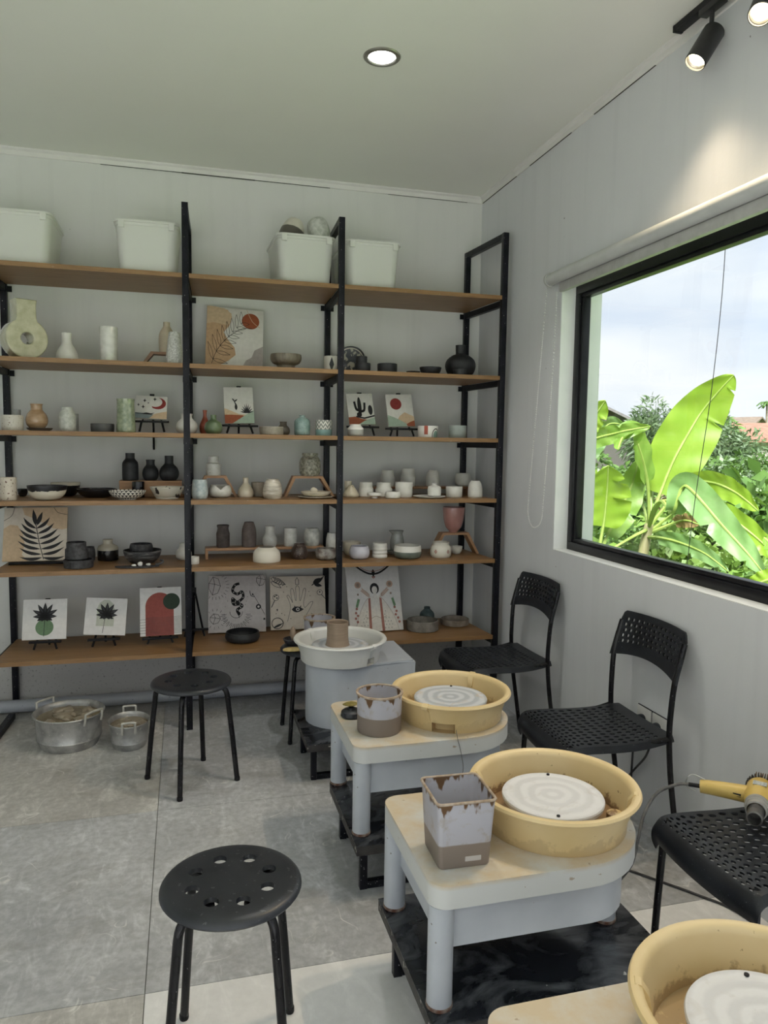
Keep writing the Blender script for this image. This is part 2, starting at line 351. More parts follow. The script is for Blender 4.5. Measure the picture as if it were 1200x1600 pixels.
# ---------------------------------------------------------------- garden outside
LEAVES=[
('main',[(3.213, 2.8, 0.6), (3.335, 2.802, 0.969), (3.455, 2.753, 1.353), (3.584, 2.695, 1.656), (3.711, 2.634, 1.919), (3.801, 2.474, 2.147), (3.869, 2.366, 2.29)],0.22,0.263,0.15,0),
('main',[(3.228, 2.799, 0.638), (3.127, 2.709, 1.052), (2.988, 2.619, 1.353), (2.767, 2.498, 1.646), (2.554, 2.345, 1.613), (2.418, 2.213, 1.484)],0.3,0.133,0.9,1),
('main',[(3.213, 2.801, 0.612), (3.293, 3.007, 0.824), (3.35, 3.216, 0.993)],0.9,0.052,0.2,1),
('main',[(3.213, 2.801, 0.612), (3.394, 2.678, 0.927), (3.483, 2.466, 1.14), (3.583, 2.232, 1.152), (3.669, 1.992, 1.06), (3.733, 1.752, 0.9)],0.4,0.116,0.5,0),
('main',[(3.233, 2.792, 0.575), (3.344, 2.673, 0.726), (3.386, 2.467, 0.87), (3.509, 2.337, 0.953)],0.5,0.050,0.3,2),
('main',[(3.233, 2.791, 0.562), (3.377, 2.557, 0.7), (3.367, 2.356, 0.745), (3.373, 2.144, 0.719)],0.4,0.069,0.2,3),
('main',[(3.213, 2.8, 0.6), (2.861, 2.578, 0.544), (2.536, 2.447, 0.434), (2.235, 2.208, 0.347)],0.55,0.058,0.3,1),
('main',[(3.208, 2.793, 0.511), (3.084, 2.415, 0.56), (3.101, 2.097, 0.548), (3.146, 1.767, 0.482), (3.159, 1.44, 0.356)],0.25,0.079,0.2,2),
('main',[(3.228, 2.799, 0.638), (3.472, 3.102, 1.238), (3.702, 3.278, 1.556), (4.041, 3.412, 1.74)],0.62,0.080,0.6,2),
('main',[(3.228, 2.799, 0.638), (3.385, 3.019, 1.215), (3.473, 3.116, 1.396), (3.576, 3.099, 1.503)],0.7,0.068,0.3,0),
('left',[(2.449, 2.56, 0.286), (2.46, 2.529, 0.534), (2.47, 2.495, 0.755), (2.445, 2.425, 1.047), (2.379, 2.312, 1.321)],0.36,0.210,0.1,0),
('left',[(2.449, 2.56, 0.286), (2.601, 2.648, 0.541), (2.802, 2.724, 0.828), (2.966, 2.76, 1.124), (3.059, 2.81, 1.373)],0.25,0.154,0.45,1),
('left',[(2.426, 2.567, 0.285), (2.244, 2.665, 0.814), (2.178, 2.724, 1.247), (2.281, 2.619, 1.538), (2.504, 2.362, 1.658), (2.764, 2.194, 1.723)],0.58,0.086,0.3,1),
('left',[(2.426, 2.567, 0.285), (2.371, 2.844, 0.871), (2.403, 2.986, 1.364), (2.504, 2.994, 1.741), (2.573, 2.885, 1.888), (2.603, 2.784, 2.007)],0.62,0.154,0.1,0),
('left',[(2.426, 2.567, 0.285), (2.546, 2.997, 0.78), (2.682, 3.222, 1.361), (2.887, 3.204, 1.753), (3.044, 3.058, 1.753)],0.66,0.107,0.5,2),
('left',[(2.426, 2.567, 0.285), (2.518, 2.896, 0.739), (2.562, 3.023, 1.11), (2.54, 3.055, 1.389)],0.5,0.125,0.2,0),
('left',[(2.426, 2.567, 0.285), (2.134, 2.362, 0.585), (1.9, 2.231, 0.743), (1.63, 2.1, 0.783)],0.3,0.092,0.4,2),
('near',[(2.593, 1.541, 0.913), (2.612, 1.453, 1.141), (2.637, 1.341, 1.127), (2.692, 0.987, 0.844), (2.734, 0.751, 0.659), (2.737, 0.527, 0.496)],0.24,0.120,0.2,2),
('near',[(3.057, 1.626, 0.944), (3.113, 1.503, 0.9), (3.153, 1.275, 0.796), (3.182, 1.047, 0.668), (3.182, 0.827, 0.539)],0.2,0.100,0.35,0),
('near',[(2.625, 0.131, 0.386), (2.587, 0.256, 0.504), (2.543, 0.368, 0.467), (2.539, 0.468, 0.412)],0.3,0.071,0.4,0),
('near',[(2.642, 0.126, 0.386), (2.717, 0.337, 0.629), (2.802, 0.531, 0.726), (2.807, 0.639, 0.787)],0.35,0.079,0.3,1)]
SUNWARD = Vector((.55, .83, -.08)).normalized()   # the blades turn their faces to the open side of the garden
def leafmat(name, c1, c2, trans, tcol, sc=6, rough=.45, dim=.47):
    c1, c2, tcol = (tuple(x*dim for x in c) for c in (c1, c2, tcol)); t = NT(name); n1 = t.noise(t.co(), sc, 3); col = t.mix(t.ramp(n1, .35, .65), c1, c2)
    b = t.n('BsdfPrincipled'); t.put(b.inputs['Base Color'], col); b.inputs['Roughness'].default_value = rough
    tl = t.n('BsdfTranslucent'); tl.inputs[0].default_value = (*tcol, 1)
    mx = t.n('MixShader'); mx.inputs[0].default_value = trans
    t.t.links.new(b.outputs[0], mx.inputs[1]); t.t.links.new(tl.outputs[0], mx.inputs[2]); t.t.links.new(mx.outputs[0], t.out.inputs[0])
    MATS[name] = t.m; return t.m
BAN = [leafmat('banana_leaf_lime', (.36, .62, .045), (.46, .70, .07), .45, (.62, .85, .08)),
       leafmat('banana_leaf_green', (.27, .50, .07), (.36, .58, .10), .4, (.5, .75, .09)),
       leafmat('banana_leaf_cool', (.24, .46, .13), (.34, .56, .20), .3, (.42, .65, .15)),
       leafmat('banana_leaf_dry', (.42, .30, .12), (.5, .33, .14), .3, (.5, .36, .14))]
RIB = M('banana_rib', (.19, .26, .05), (.24, .31, .08), 8, .5); TRUNKB = M('banana_trunk', (.17, .15, .07), (.24, .24, .11), 9, .6, stretch=(1, 1, .15))
GRASS = M('garden_ground', (.12, .20, .06), (.20, .28, .10), .8, .9)
gnd = struct(link('ground', boxmesh(-60, 90, -60, 90, -.42, -.2), GRASS))
def banana_leaf(parent, pts, start, hw, rl, tone, rnd):
    mid = catmull(pts, 12); n = len(mid)
    L = [0]
    for i in range(1, n): L.append(L[-1]+(mid[i]-mid[i-1]).length)
    s0 = start*L[-1]; hw *= 1.18; bm = bmesh.new(); rows = []
    tear = [rnd.random() for _ in range(n)]; torn = {int(n*(.45+.25*rnd.random())), int(n*(.7+.2*rnd.random()))}
    for i in range(n):
        if L[i] < s0-1e-6: continue
        s = (L[i]-s0)/(L[-1]-s0)
        t = (mid[min(i+1, n-1)]-mid[max(i-1, 0)]).normalized()
        side = t.cross(SUNWARD).normalized(); nrm = side.cross(t).normalized()
        q = Matrix.Rotation(rl, 3, t); side = q @ side; nrm = q @ nrm
        w = hw*max(.02, (math.sin(PI*min(1, max(0, .06+.94*s))**.85))**.55)
        row = []
        for k in range(-4, 5):
            a = k/4; ww = w*a
            if k*(1 if tear[0] > .5 else -1) >= 2 and i in torn: ww *= .55
            row.append(bm.verts.new(mid[i]+side*ww+nrm*(-.22*w*abs(a)**1.6+.012*math.sin(9*s*PI+k)*abs(a))))
        rows.append(row)
    for a, b in zip(rows, rows[1:]):
        for k in range(8): bm.faces.new((a[k], a[k+1], b[k+1], b[k]))
    o = link('leaf', finish(bm, smooth=180), BAN[tone], parent)
    link('midrib', tubemesh([p for p in mid], [.022, .006], 6), RIB, o)
plants = {'main': (thing('banana_plant', 'tall bright banana plant at the middle of the window view', 'plant', (3.15, 2.79, -.2)), [(3.13, 2.785, -.2), (3.144, 2.787, .25), (3.225, 2.8, .66)]),
          'left': (thing('banana_plant', 'banana plant with broad lime leaves at the left of the window', 'plant', (2.43, 2.57, -.2)), [(2.43, 2.57, -.2), (2.43, 2.567, .32)]),
          'edge': (thing('banana_plant', 'young banana plant at the right lower window corner', 'plant', (2.63, .12, -.2)), [(2.63, .12, -.2), (2.63, .125, .42)])}
rnd = random.Random(3)
for k, (e, tr) in plants.items():
    b = e.location.copy()
    link('trunk', tubemesh([Vector(p)-b for p in tr], [.075, .05], 10, 3), TRUNKB, e)
for i, (pl, pts, st, hw, rl, tone) in enumerate(LEAVES):
    if i >= len(LEAVES)-2: pl = 'edge'
    if pl == 'near': pl = 'main'; pts = [(3.22, 2.8, .62), (3.0, 2.3, .95)]+pts; st = .52
    e = plants[pl][0]; b = e.location.copy()
    banana_leaf(e, [Vector(p)-b for p in pts], st, hw, rl, tone, rnd)
FOL = {'dark': leafmat('foliage_dark', (.08, .17, .035), (.14, .27, .06), .25, (.2, .36, .06)),
       'mid': leafmat('foliage_mid', (.14, .29, .06), (.22, .40, .09), .3, (.3, .52, .08)),
       'light': leafmat('foliage_light', (.25, .44, .08), (.36, .56, .12), .3, (.42, .68, .1)),
       'grey': leafmat('foliage_greyish', (.16, .26, .12), (.25, .36, .18), .25, (.26, .4, .16)),
       'dry': leafmat('foliage_dry', (.30, .22, .10), (.38, .30, .14), .2, (.4, .3, .12))}
BARK = M('bark', (.12, .09, .06), (.2, .16, .11), 10, .85)
def bush(name, label, cat, loc, rx, ry, rz, n, size, mat, asp=2.2, trunk=True, seed=1, droop=.3, group=None):
    rd = random.Random(seed); e = thing(name, label, cat, (loc[0], loc[1], -.2), 0, group); cz = loc[2]+.2
    bm = bmesh.new()
    lobes = [(Vector((rd.uniform(-.55, .55)*rx, rd.uniform(-.55, .55)*ry, cz+rd.uniform(-.5, .6)*rz)), rd.uniform(.45, .7)) for _ in range(9)]
    for _ in range(n):
        c, k = rd.choice(lobes)
        d = Vector((rd.gauss(0, 1), rd.gauss(0, 1), rd.gauss(0, 1))).normalized()*rd.uniform(.6, 1)**.5
        p = c+Vector((d.x*rx*k, d.y*ry*k, d.z*rz*k))
        t = (d+Vector((rd.gauss(0, .5), rd.gauss(0, .5), rd.gauss(0, .5)-droop))).normalized()
        s = t.cross(Vector((rd.gauss(0, 1), rd.gauss(0, 1), rd.gauss(0, 1)))).normalized()
        l = size*rd.uniform(.6, 1.3); w = l/asp
        a, b2, c2, d2 = p, p+t*l*.5+s*w*.5, p+t*l-Vector((0, 0, l*.15)), p+t*l*.5-s*w*.5
        bm.faces.new([bm.verts.new(q) for q in (a, b2, c2, d2)])
    link('foliage', finish(bm, smooth=180), FOL[mat], e)
    if trunk:
        bm = bmesh.new(); tube(bm, [(0, 0, 0), (.05*rx, 0, cz*.5), (.02, .04, cz)], [.07*rx, .03*rx], 8)
        for q in lobes[:5]: tube(bm, [(.02, .02, cz*.55), q[0]], [.03*rx, .012*rx], 6)
        link('trunk', finish(bm, smooth=60), BARK, e)
    return e
G = 'garden shrubs beyond the window'
bush('bamboo_clump', 'tall feathery bamboo clump against the sky beyond the banana plants', 'bamboo', (14.0, 18.4, 1.55), .95, 1.0, 1.75, 5000, .30, 'grey', 6, seed=2)
bush('leafy_tree', 'rounded leafy tree beside the bamboo clump, behind the tallest banana leaf', 'tree', (14.2, 16.2, 1.3), 1.15, 1.1, 1.5, 5500, .24, 'mid', 3, seed=3)
bush('fine_leaved_tree', 'fine leaved tree to the right of the tallest banana leaf', 'tree', (12.3, 12.6, 1.2), .9, .8, 1.05, 3500, .2, 'grey', 4, seed=4)
bush('dark_shrub', 'dark green shrub mass at the right side of the window view', 'shrub', (8.9, 7.4, .40), 1.5, 1.2, .85, 6000, .14, 'dark', 2.4, seed=5, group=G)
bush('grey_shrub', 'greyish green shrub behind the right banana leaves', 'shrub', (8.9, 9.0, .5), 1.4, 1.2, .85, 5500, .14, 'grey', 2.6, seed=6, group=G)
bush('dense_shrub', 'dense green shrub behind the middle banana plant', 'shrub', (7.0, 8.2, .45), 1.5, 1.0, .95, 5500, .14, 'mid', 2.2, seed=7, group=G)
bush('back_shrub', 'tall green shrub below the grey house roof', 'shrub', (6.7, 9.6, .5), 1.7, 1.0, .95, 5500, .15, 'mid', 2.2, seed=8, group=G)
bush('dry_shrub', 'brownish dry shrub right of the tall banana leaf', 'shrub', (6.9, 6.5, .45), .7, .6, .6, 1300, .22, 'dry', 3.5, seed=9, group=G)
bush('broad_leaf_shrub', 'broad leaved green shrub at the right edge of the window', 'shrub', (6.35, 4.6, .35), .8, .7, .75, 700, .36, 'mid', 2.0, seed=10, group=G)
bush('low_shrub', 'low bright green undergrowth below the middle banana plant', 'shrub', (4.1, 3.6, -.02), .85, .6, .45, 1500, .15, 'light', 1.6, False, seed=11, group=G)
bush('low_shrub', 'low bright undergrowth at the lower right of the window view', 'shrub', (4.3, 2.5, -.05), .8, .6, .5, 1500, .15, 'light', 1.5, False, seed=12, group=G)
bush('low_shrub', 'low undergrowth between the left and middle banana plants', 'shrub', (3.0, 3.6, .05), .8, .5, .5, 1500, .14, 'mid', 1.6, False, seed=13, group=G)
bush('low_shrub', 'low green bush far back on the right, before the dark shrub', 'shrub', (5.9, 5.4, .1), .9, .7, .55, 1500, .17, 'light', 1.8, False, seed=14, group=G)
bush('low_shrub', 'low leafy bush right under the drooping banana leaves', 'shrub', (3.45, 1.7, -.1), .55, .5, .36, 1100, .15, 'mid', 1.6, False, seed=15, group=G)
bush('low_shrub', 'low leafy bush at the left lower corner of the window view', 'shrub', (2.0, 3.3, .15), .7, .5, .5, 1100, .15, 'light', 1.6, False, seed=16, group=G)
def house(label, loc, rz, w, d, h, rh, roofcol, wallcol):
    e = thing('house', label, 'house', (loc[0], loc[1], -.2), rz, 'houses beyond the garden')
    roofcol = tuple(x*.42 for x in roofcol); wallcol = tuple(x*.5 for x in wallcol); wm = M('house_wall_%d' % int(wallcol[0]*200), wallcol, None, 1, .8); rm = M('roof_tiles_%d' % int(roofcol[0]*200), roofcol, tuple(x*.7 for x in roofcol), 3, .8, stretch=(1, 1, 6))
    bxo('wall', (-w/2, w/2, -d/2, d/2, 0, h), wm, e)
    bm = bmesh.new(); o = .5
    for sx in (-1, 1):
        vs = [(0, -d/2-o, h+rh), (0, d/2+o, h+rh), (sx*(w/2+o), d/2+o, h-.12), (sx*(w/2+o), -d/2-o, h-.12)]
        a = [bm.verts.new(v) for v in vs]; b = [bm.verts.new((v[0], v[1], v[2]-.15)) for v in vs]
        bm.faces.new(a); bm.faces.new(b[::-1])
        for k in range(4): bm.faces.new((a[k], a[(k+1) % 4], b[(k+1) % 4], b[k]))
    link('roof', finish(bm), rm, e)
    bm = bmesh.new()
    for sy in (-1, 1):
        a = [bm.verts.new(v) for v in ((-w/2, sy*d/2, h), (w/2, sy*d/2, h), (0, sy*d/2, h+rh-.15))]; b = [bm.verts.new((v.co.x, v.co.y-sy*.1, v.co.z)) for v in a]
        bm.faces.new(a); bm.faces.new(b[::-1])
        for k in range(3): bm.faces.new((a[k], a[(k+1) % 3], b[(k+1) % 3], b[k]))
    link('gable', finish(bm), wm, e)
house('grey roofed house with dark gable beyond the left banana leaves', (22.6, 35.8, 0), -.5, 3.4, 6, 3.1, .95, (.30, .28, .28), (.10, .09, .08))
house('house with orange tiled roof behind the fine leaved tree', (29.5, 34.0, 0), .9, 5, 5, 2.4, .9, (.52, .25, .17), (.5, .45, .4))
house('small far house with a brown pyramid roof', (51.0, 57.6, 0), .3, 3.6, 3.6, 3.6, 1.3, (.34, .26, .20), (.55, .52, .48))
house('house with orange tiled roof at the right edge of the view', (40.2, 41.3, 0), -.7, 6.5, 7, 2.4, 1.3, (.50, .24, .15), (.55, .5, .45))
pe = thing('palm_tree', 'distant slim palm tree above the orange roofs', 'palm', (46.6, 49.3, -.2))
link('trunk', tubemesh([(0, 0, 0), (.1, 0, 3), (0, 0, 5.6)], [.10, .07], 8, 3), BARK, pe)
rd = random.Random(5)
for k in range(13):
    a = k*2.4; up = rd.uniform(-.1, .9); p = [Vector((0, 0, 5.6)), Vector((.4*math.cos(a), .4*math.sin(a), 5.6+.4*up)), Vector((.8*math.cos(a), .8*math.sin(a), 5.55+.3*up-.2))]
    bm = bmesh.new(); c = catmull(p, 6)
    for q in range(len(c)-1):
        t = (c[q+1]-c[q]).normalized(); s = t.cross(Vector((0, 0, 1))).normalized()
        for sg in (-1, 1):
            l = .17*(1-.5*q/len(c)); bm.faces.new([bm.verts.new(x) for x in (c[q], c[q+1], c[q+1]+s*sg*l+t*.05-Vector((0, 0, .07)), c[q]+s*sg*l-Vector((0, 0, .06)))])
    link('frond', finish(bm), FOL['dark'], pe)

# ---------------------------------------------------------------- shelving unit
LV = [2.332, 1.892, 1.544, 1.204, .859, .415]
FR = [(-2.705, -2.69), (-1.7675, -1.747), (-.978, -.962), (-.056, -.094)]   # front and rear post of the four frames
BT, PW, YS, ZT = .022, .032, -.505, 2.673
shelf = thing('shelving_unit', 'tall black steel shelving unit with six levels of brown boards', 'shelf', (0, 0, 0))
upm = boxmesh(-PW/2, PW/2, -PW/2, PW/2, 0, ZT, .002)
def beam(name, a, b, w, h, mat, parent):
    a, b = Vector(a), Vector(b); d = b-a; bm = bmesh.new(); box(bm, -w/2, w/2, 0, d.length, -h/2, h/2, .0015)
    o = link(name, finish(bm), mat, parent, a, (math.atan2(d.z, math.hypot(d.x, d.y)), 0, math.atan2(-d.x, d.y))); return o
for k, (xf, xr) in enumerate(FR):
    for nm, x, y in (('upright', xf, YS+PW/2), ('upright', xr, -.005-PW/2)):
        o = link(nm, upm, None, shelf, (x, y, 0))
        if not upm.materials: upm.materials.append(STEELSPLASH)
    ya, yb = YS+PW, -.005-PW
    beam('top_rail', (xf, ya, ZT-.017), (xr, yb, ZT-.017), PW-.002, .032, STEELSPLASH, shelf)
    for z in LV: beam('cross_rail', (xf, ya, z-BT-.0165), (xr, yb, z-BT-.0165), PW-.004, .032, BLACKSTEEL, shelf)
    for z in LV[:3]:
        for s in (-1, 1):
            if (k == 0 and s < 0) or (k == 3 and s > 0): continue
            bxo('wall_bracket', (xr+s*PW/2, xr+s*(PW/2+.022), -.012, -.006, z-BT-.034, z-BT-.004), BLACKSTEEL, shelf)
beam('floor_rail', (FR[0][0], YS+PW, .017), (FR[0][1], -.13, .017), PW, .03, STEELSPLASH, shelf)
for j, z in enumerate(LV):
    for k in range(3):
        (f0, r0), (f1, r1) = FR[k], FR[k+1]; e = PW/2+.0008
        bm = bmesh.new(); sag = -.004 if j > 2 else -.001
        N = 8; top = []; bot = []
        for i in range(N+1):
            q = i/N; dz = 4*q*(1-q)*sag*0
            xa, xb = f0+e+(f1-f0-2*e)*q, r0+e+(r1-r0-2*e)*q
            top.append([bm.verts.new((xa, YS+.001, z+dz)), bm.verts.new((xb, -.042, z+dz))]); bot.append([bm.verts.new((xa, YS+.001, z-BT+dz)), bm.verts.new((xb, -.042, z-BT+dz))])
        for i in range(N):
            bm.faces.new((top[i][0], top[i+1][0], top[i+1][1], top[i][1])); bm.faces.new((bot[i][1], bot[i+1][1], bot[i+1][0], bot[i][0]))
            bm.faces.new((bot[i][0], bot[i+1][0], top[i+1][0], top[i][0])); bm.faces.new((top[i][1], top[i+1][1], bot[i+1][1], bot[i][1]))
        for i in (0, N): bm.faces.new((bot[i][0], top[i][0], top[i][1], bot[i][1]))
        link('shelf_board', finish(bm), WOOD, shelf)

# grey pipe along the foot of the back wall
PIPE = M('grey_pvc', (.34, .36, .40), (.40, .42, .46), 5, .4, speck=((.12, .12, .12), 60, .72))
tag(link('floor_pipe', tubemesh([(-3.4, -.078, .052), (-.72, -.078, .052)], .034, 20), PIPE), 'grey plastic pipe lying along the foot of the back wall', 'pipe')

# ---------------------------------------------------------------- plastic tubs on the top shelf
t = NT('translucent_tub'); b = t.n('BsdfPrincipled'); b.inputs['Base Color'].default_value = (.86, .87, .84, 1); b.inputs['Roughness'].default_value = .32
tl = t.n('BsdfTranslucent'); tl.inputs[0].default_value = (.9, .9, .87, 1); tp = t.n('BsdfTransparent'); mx = t.n('MixShader'); mx.inputs[0].default_value = .42; mx2 = t.n('MixShader'); mx2.inputs[0].default_value = .12
t.t.links.new(b.outputs[0], mx.inputs[1]); t.t.links.new(tl.outputs[0], mx.inputs[2]); t.t.links.new(mx.outputs[0], mx2.inputs[1]); t.t.links.new(tp.outputs[0], mx2.inputs[2]); t.t.links.new(mx2.outputs[0], t.out.inputs[0])
TUB = t.m
def tubmesh(w, d, h):
    bm = bmesh.new(); th = .003; secs = []
    def sec(wx, dy, z, rr): return [bm.verts.new((x, y, z)) for x, y in rrect(-wx/2, wx/2, -dy/2, dy/2, rr, 5)]
    for wx, dy, z in ((.84, .88, 0), (.845, .885, .004), (.93, .945, h*.82), (.94, .95, h*.90), (.955, .962, h*.905), (.96, .965, h-.012), (1, 1, h-.010), (1, 1, h), (.97, .975, h), (.925, .94, h*.9), (.83, .87, .006)):
        secs.append(sec(w*wx, d*dy, z, .045))
    for a, b in zip(secs, secs[1:]):
        n = len(a)
        for k in range(n): bm.faces.new((a[k], a[(k+1) % n], b[(k+1) % n], b[k]))
    bm.faces.new(secs[0][::-1]); bm.faces.new(secs[-1]); return finish(bm, 'tub', 35)
tm = tubmesh(.315, .42, .245)
for lab, x, y, rz, clip in (('white translucent tub at the left end of the top shelf', -2.535, -.265, 0, 0), ('white translucent tub beside the first steel post on the top shelf', -1.945, -.262, -.02, 0),
                      ('white translucent tub heaped with pots on the middle top shelf', -1.163, -.262, .03, 0), ('white translucent tub on the right bay of the top shelf', -.795, -.25, 0, 0)):
    tb = thing('storage_tub', lab, 'tub', (x, y, LV[0]+.0006), rz, 'plastic tubs on the top shelf')
    link('tub_body', tm, TUB if not tm.materials else None, tb)
    for sx in (-1, 1):
        for sy in (-1, 1): bxo('rim_lug', (sx*.118-.014, sx*.118+.014, sy*.208-.006, sy*.208+.006, .205, .238), TUB, tb, .002)

# ---------------------------------------------------------------- ceramics
def tri_mat(name, base, ink, kind):
    t = NT(name); x, y, z = t.xyz(t.co())[:3]; ang = t.math('DIVIDE', t.math('ARCTAN2', y, x), 2*PI)
    g = t.xyz(t.co('Generated'))[2]
    if kind == 'tri':
        row = t.math('MULTIPLY', g, 3.6); fz = t.math('FRACT', row); off = t.math('MULTIPLY', t.math('FLOOR', row), .5)
        fa = t.math('PINGPONG', t.math('ADD', t.math('MULTIPLY', ang, 26), off), .5)
        k = t.math('LESS_THAN', t.math('MULTIPLY', fa, 2), t.math('MULTIPLY', fz, .85))
    elif kind == 'zig':
        zz = t.math('PINGPONG', t.math('MULTIPLY', ang, 12), .5)
        q = t.math('FRACT', t.math('ADD', t.math('MULTIPLY', g, 3.6), t.math('MULTIPLY', zz, 1.7)))
        k = t.math('MULTIPLY', t.math('LESS_THAN', q, .42), t.math('GREATER_THAN', g, .40))
    elif kind == 'diamond':
        fa = t.math('ABSOLUTE', t.math('SUBTRACT', t.math('FRACT', t.math('ADD', t.math('MULTIPLY', ang, 5), .42)), .5))
        dz = t.math('ABSOLUTE', t.math('SUBTRACT', g, .42)); d = t.math('ADD', t.math('MULTIPLY', fa, 1.2), dz)
        k = t.math('MULTIPLY', t.math('LESS_THAN', d, .17), t.math('GREATER_THAN', t.math('FRACT', t.math('MULTIPLY', t.math('ADD', t.math('MULTIPLY', fa, 1.2), t.math('MULTIPLY', dz, -1)), 9)), .35))
    elif kind == 'patch':
        fa = t.math('ABSOLUTE', t.math('SUBTRACT', t.math('FRACT', t.math('ADD', t.math('MULTIPLY', ang, 3), .30)), .5))
        k = t.math('LESS_THAN', t.math('ADD', t.math('MULTIPLY', fa, 2.6), t.math('ABSOLUTE', t.math('SUBTRACT', g, .52))), .42)
    col = t.mix(k, base, ink)
    if kind == 'zig': col = t.mix(t.math('LESS_THAN', g, .38), col, (.20, .33, .32))
    t.bsdf(col, .4); MATS[name] = t.m; return t.m
def mug_paint():
    t = NT('mugpaint'); x, y, z = t.xyz(t.co())[:3]; ang = t.math('DIVIDE', t.math('ARCTAN2', y, x), 2*PI); g = t.xyz(t.co('Generated'))[2]
    col = (.72, .70, .66)
    a1 = t.math('FRACT', t.math('ADD', t.math('MULTIPLY', ang, 2), 0.02))
    red = t.math('MULTIPLY', t.math('MULTIPLY', t.math('GREATER_THAN', a1, .30), t.math('LESS_THAN', a1, .42)), t.math('GREATER_THAN', g, .25)); col = t.mix(red, col, (.33, .06, .03))
    d = t.math('ADD', t.math('POWER', t.math('MULTIPLY', t.math('SUBTRACT', a1, .70), 4.2), 2), t.math('POWER', t.math('SUBTRACT', g, .15), 2))
    col = t.mix(t.math('LESS_THAN', d, .42), col, (.01, .01, .012)); col = t.mix(t.math('LESS_THAN', d, .30), col, (.72, .70, .66)); col = t.mix(t.math('LESS_THAN', d, .2), col, (.20, .30, .26))
    t.bsdf(col, .35); MATS['mugpaint'] = t.m
W0, W1_, CR0 = (.64, .63, .59), (.72, .71, .67), (.62, .56, .44)
SPK = (.22, .17, .12)
M('white', W0, W1_, 14, .42); M('whitegloss', (.60, .60, .56), (.70, .70, .66), 30, .12, coat=.5, bump=.1)
M('offwhite', (.55, .54, .50), (.63, .62, .57), 16, .5, bump=.1); M('beige', (.42, .36, .27), (.50, .43, .33), 18, .55)
M('bumpy', (.40, .40, .37), (.66, .66, .63), 130, .35, bump=.6, bscale=140); M('stonebrown', (.115, .10, .075), (.19, .165, .125), 60, .5, bump=.5, stretch=(1, 1, .15), bscale=90)
M('black', (.010, .011, .013), (.02, .021, .024), 40, .6, bump=.15); M('blackgloss', (.008, .008, .01), (.014, .014, .016), 20, .16)
M('speckle', (.55, .52, .46), (.62, .59, .53), 20, .45, speck=(SPK, 130, .66)); M('specklebrown', (.60, .54, .45), (.66, .60, .51), 18, .4, speck=((.14, .07, .04), 95, .63))
M('greyglaze', (.27, .28, .26), (.36, .37, .35), 24, .22, coat=.3); M('darkbrown', (.07, .05, .04), (.10, .08, .06), 20, .5)
M('tan', (.33, .21, .12), (.42, .28, .17), 22, .2, coat=.5, stretch=(1, 1, 4)); M('greywhite', (.40, .42, .38), (.56, .57, .53), 55, .35, bump=.2)
M('darkgrey', (.06, .06, .06), (.09, .09, .09), 20, .6); M('greengloss', (.17, .21, .13), (.29, .33, .22), 45, .12, coat=.6, bump=.25, bscale=60)
M('redbrown', (.22, .05, .025), (.29, .07, .035), 20, .4); M('green', (.09, .13, .07), (.14, .19, .10), 20, .3)
M('stone', (.22, .20, .16), (.31, .28, .23), 50, .6, band=[(.92, (.36, .33, .28))]); M('darkstone', (.11, .095, .075), (.17, .15, .12), 30, .5)
M('celadon', (.15, .24, .23), (.24, .33, .31), 35, .25, coat=.3, speck=((.10, .14, .13), 90, .64)); M('celadongrey', (.27, .31, .29), (.33, .37, .35), 25, .4)
M('whitegrey', (.33, .33, .31), (.38, .38, .36), 20, .5, band=[(.55, (.70, .68, .64))])
tri_mat('zigzag', (.19, .21, .19), (.66, .65, .60), 'zig'); tri_mat('triangles', (.68, .66, .60), (.01, .01, .012), 'tri'); tri_mat('mugbw', (.66, .64, .58), (.01, .012, .015), 'patch'); tri_mat('diamond', (.62, .60, .53), (.25, .05, .03), 'diamond'); mug_paint()
M('blackrim', (.58, .53, .44), (.64, .59, .50), 16, .35, band=[(.66, (.010, .010, .013))], wob=.18, stretch=(1, 1, 6)); M('creamrimblack', (.010, .010, .012), None, 10, .2, band=[(.80, (.52, .48, .38))], wob=.04)
M('inkdots', (.60, .58, .50), (.66, .64, .56), 16, .4, speck=((.012, .012, .014), 26, .64)); M('paleblue', (.35, .42, .44), (.50, .55, .55), 50, .2, coat=.4)
M('whitespeck', (.54, .53, .49), (.64, .63, .59), 35, .4, speck=((.25, .22, .18), 150, .68)); M('cream', (.58, .53, .42), (.66, .60, .49), 12, .3, coat=.2)
M('taupe', (.24, .205, .165), (.30, .26, .21), 20, .6); M('marbled', (.34, .30, .24), (.62, .57, .49), 26, .3, coat=.3, stretch=(.5, .5, 2.5)); M('textured', (.14, .135, .10), (.40, .38, .31), 75, .35, bump=.4)
M('creamspeck', (.52, .46, .34), (.60, .54, .42), 25, .3, speck=((.2, .15, .1), 110, .66)); M('darkclay', (.024, .024, .027), (.055, .055, .06), 50, .65, bump=.6, bscale=110)
M('creamblack', (.012, .012, .013), (.02, .018, .018), 20, .25, band=[(.50, (.46, .42, .34))], wob=.02); M('darkmarble', (.035, .035, .038), (.25, .25, .25), 22, .55, lo=.5, hi=.72, stretch=(.5, .5, 4))
M('brownclay', (.055, .042, .038), (.095, .075, .068), 30, .7, bump=.3); M('browngrey', (.10, .075, .066), (.15, .118, .105), 25, .6); M('mottled', (.36, .36, .33), (.62, .61, .56), 32, .35)
M('creammatte', (.62, .585, .50), (.67, .635, .55), 8, .6); M('brownspeck', (.05, .035, .03), (.085, .06, .052), 40, .35, speck=((.3, .26, .22), 140, .66)); M('mottledbrown', (.13, .10, .09), (.40, .38, .34), 26, .3)
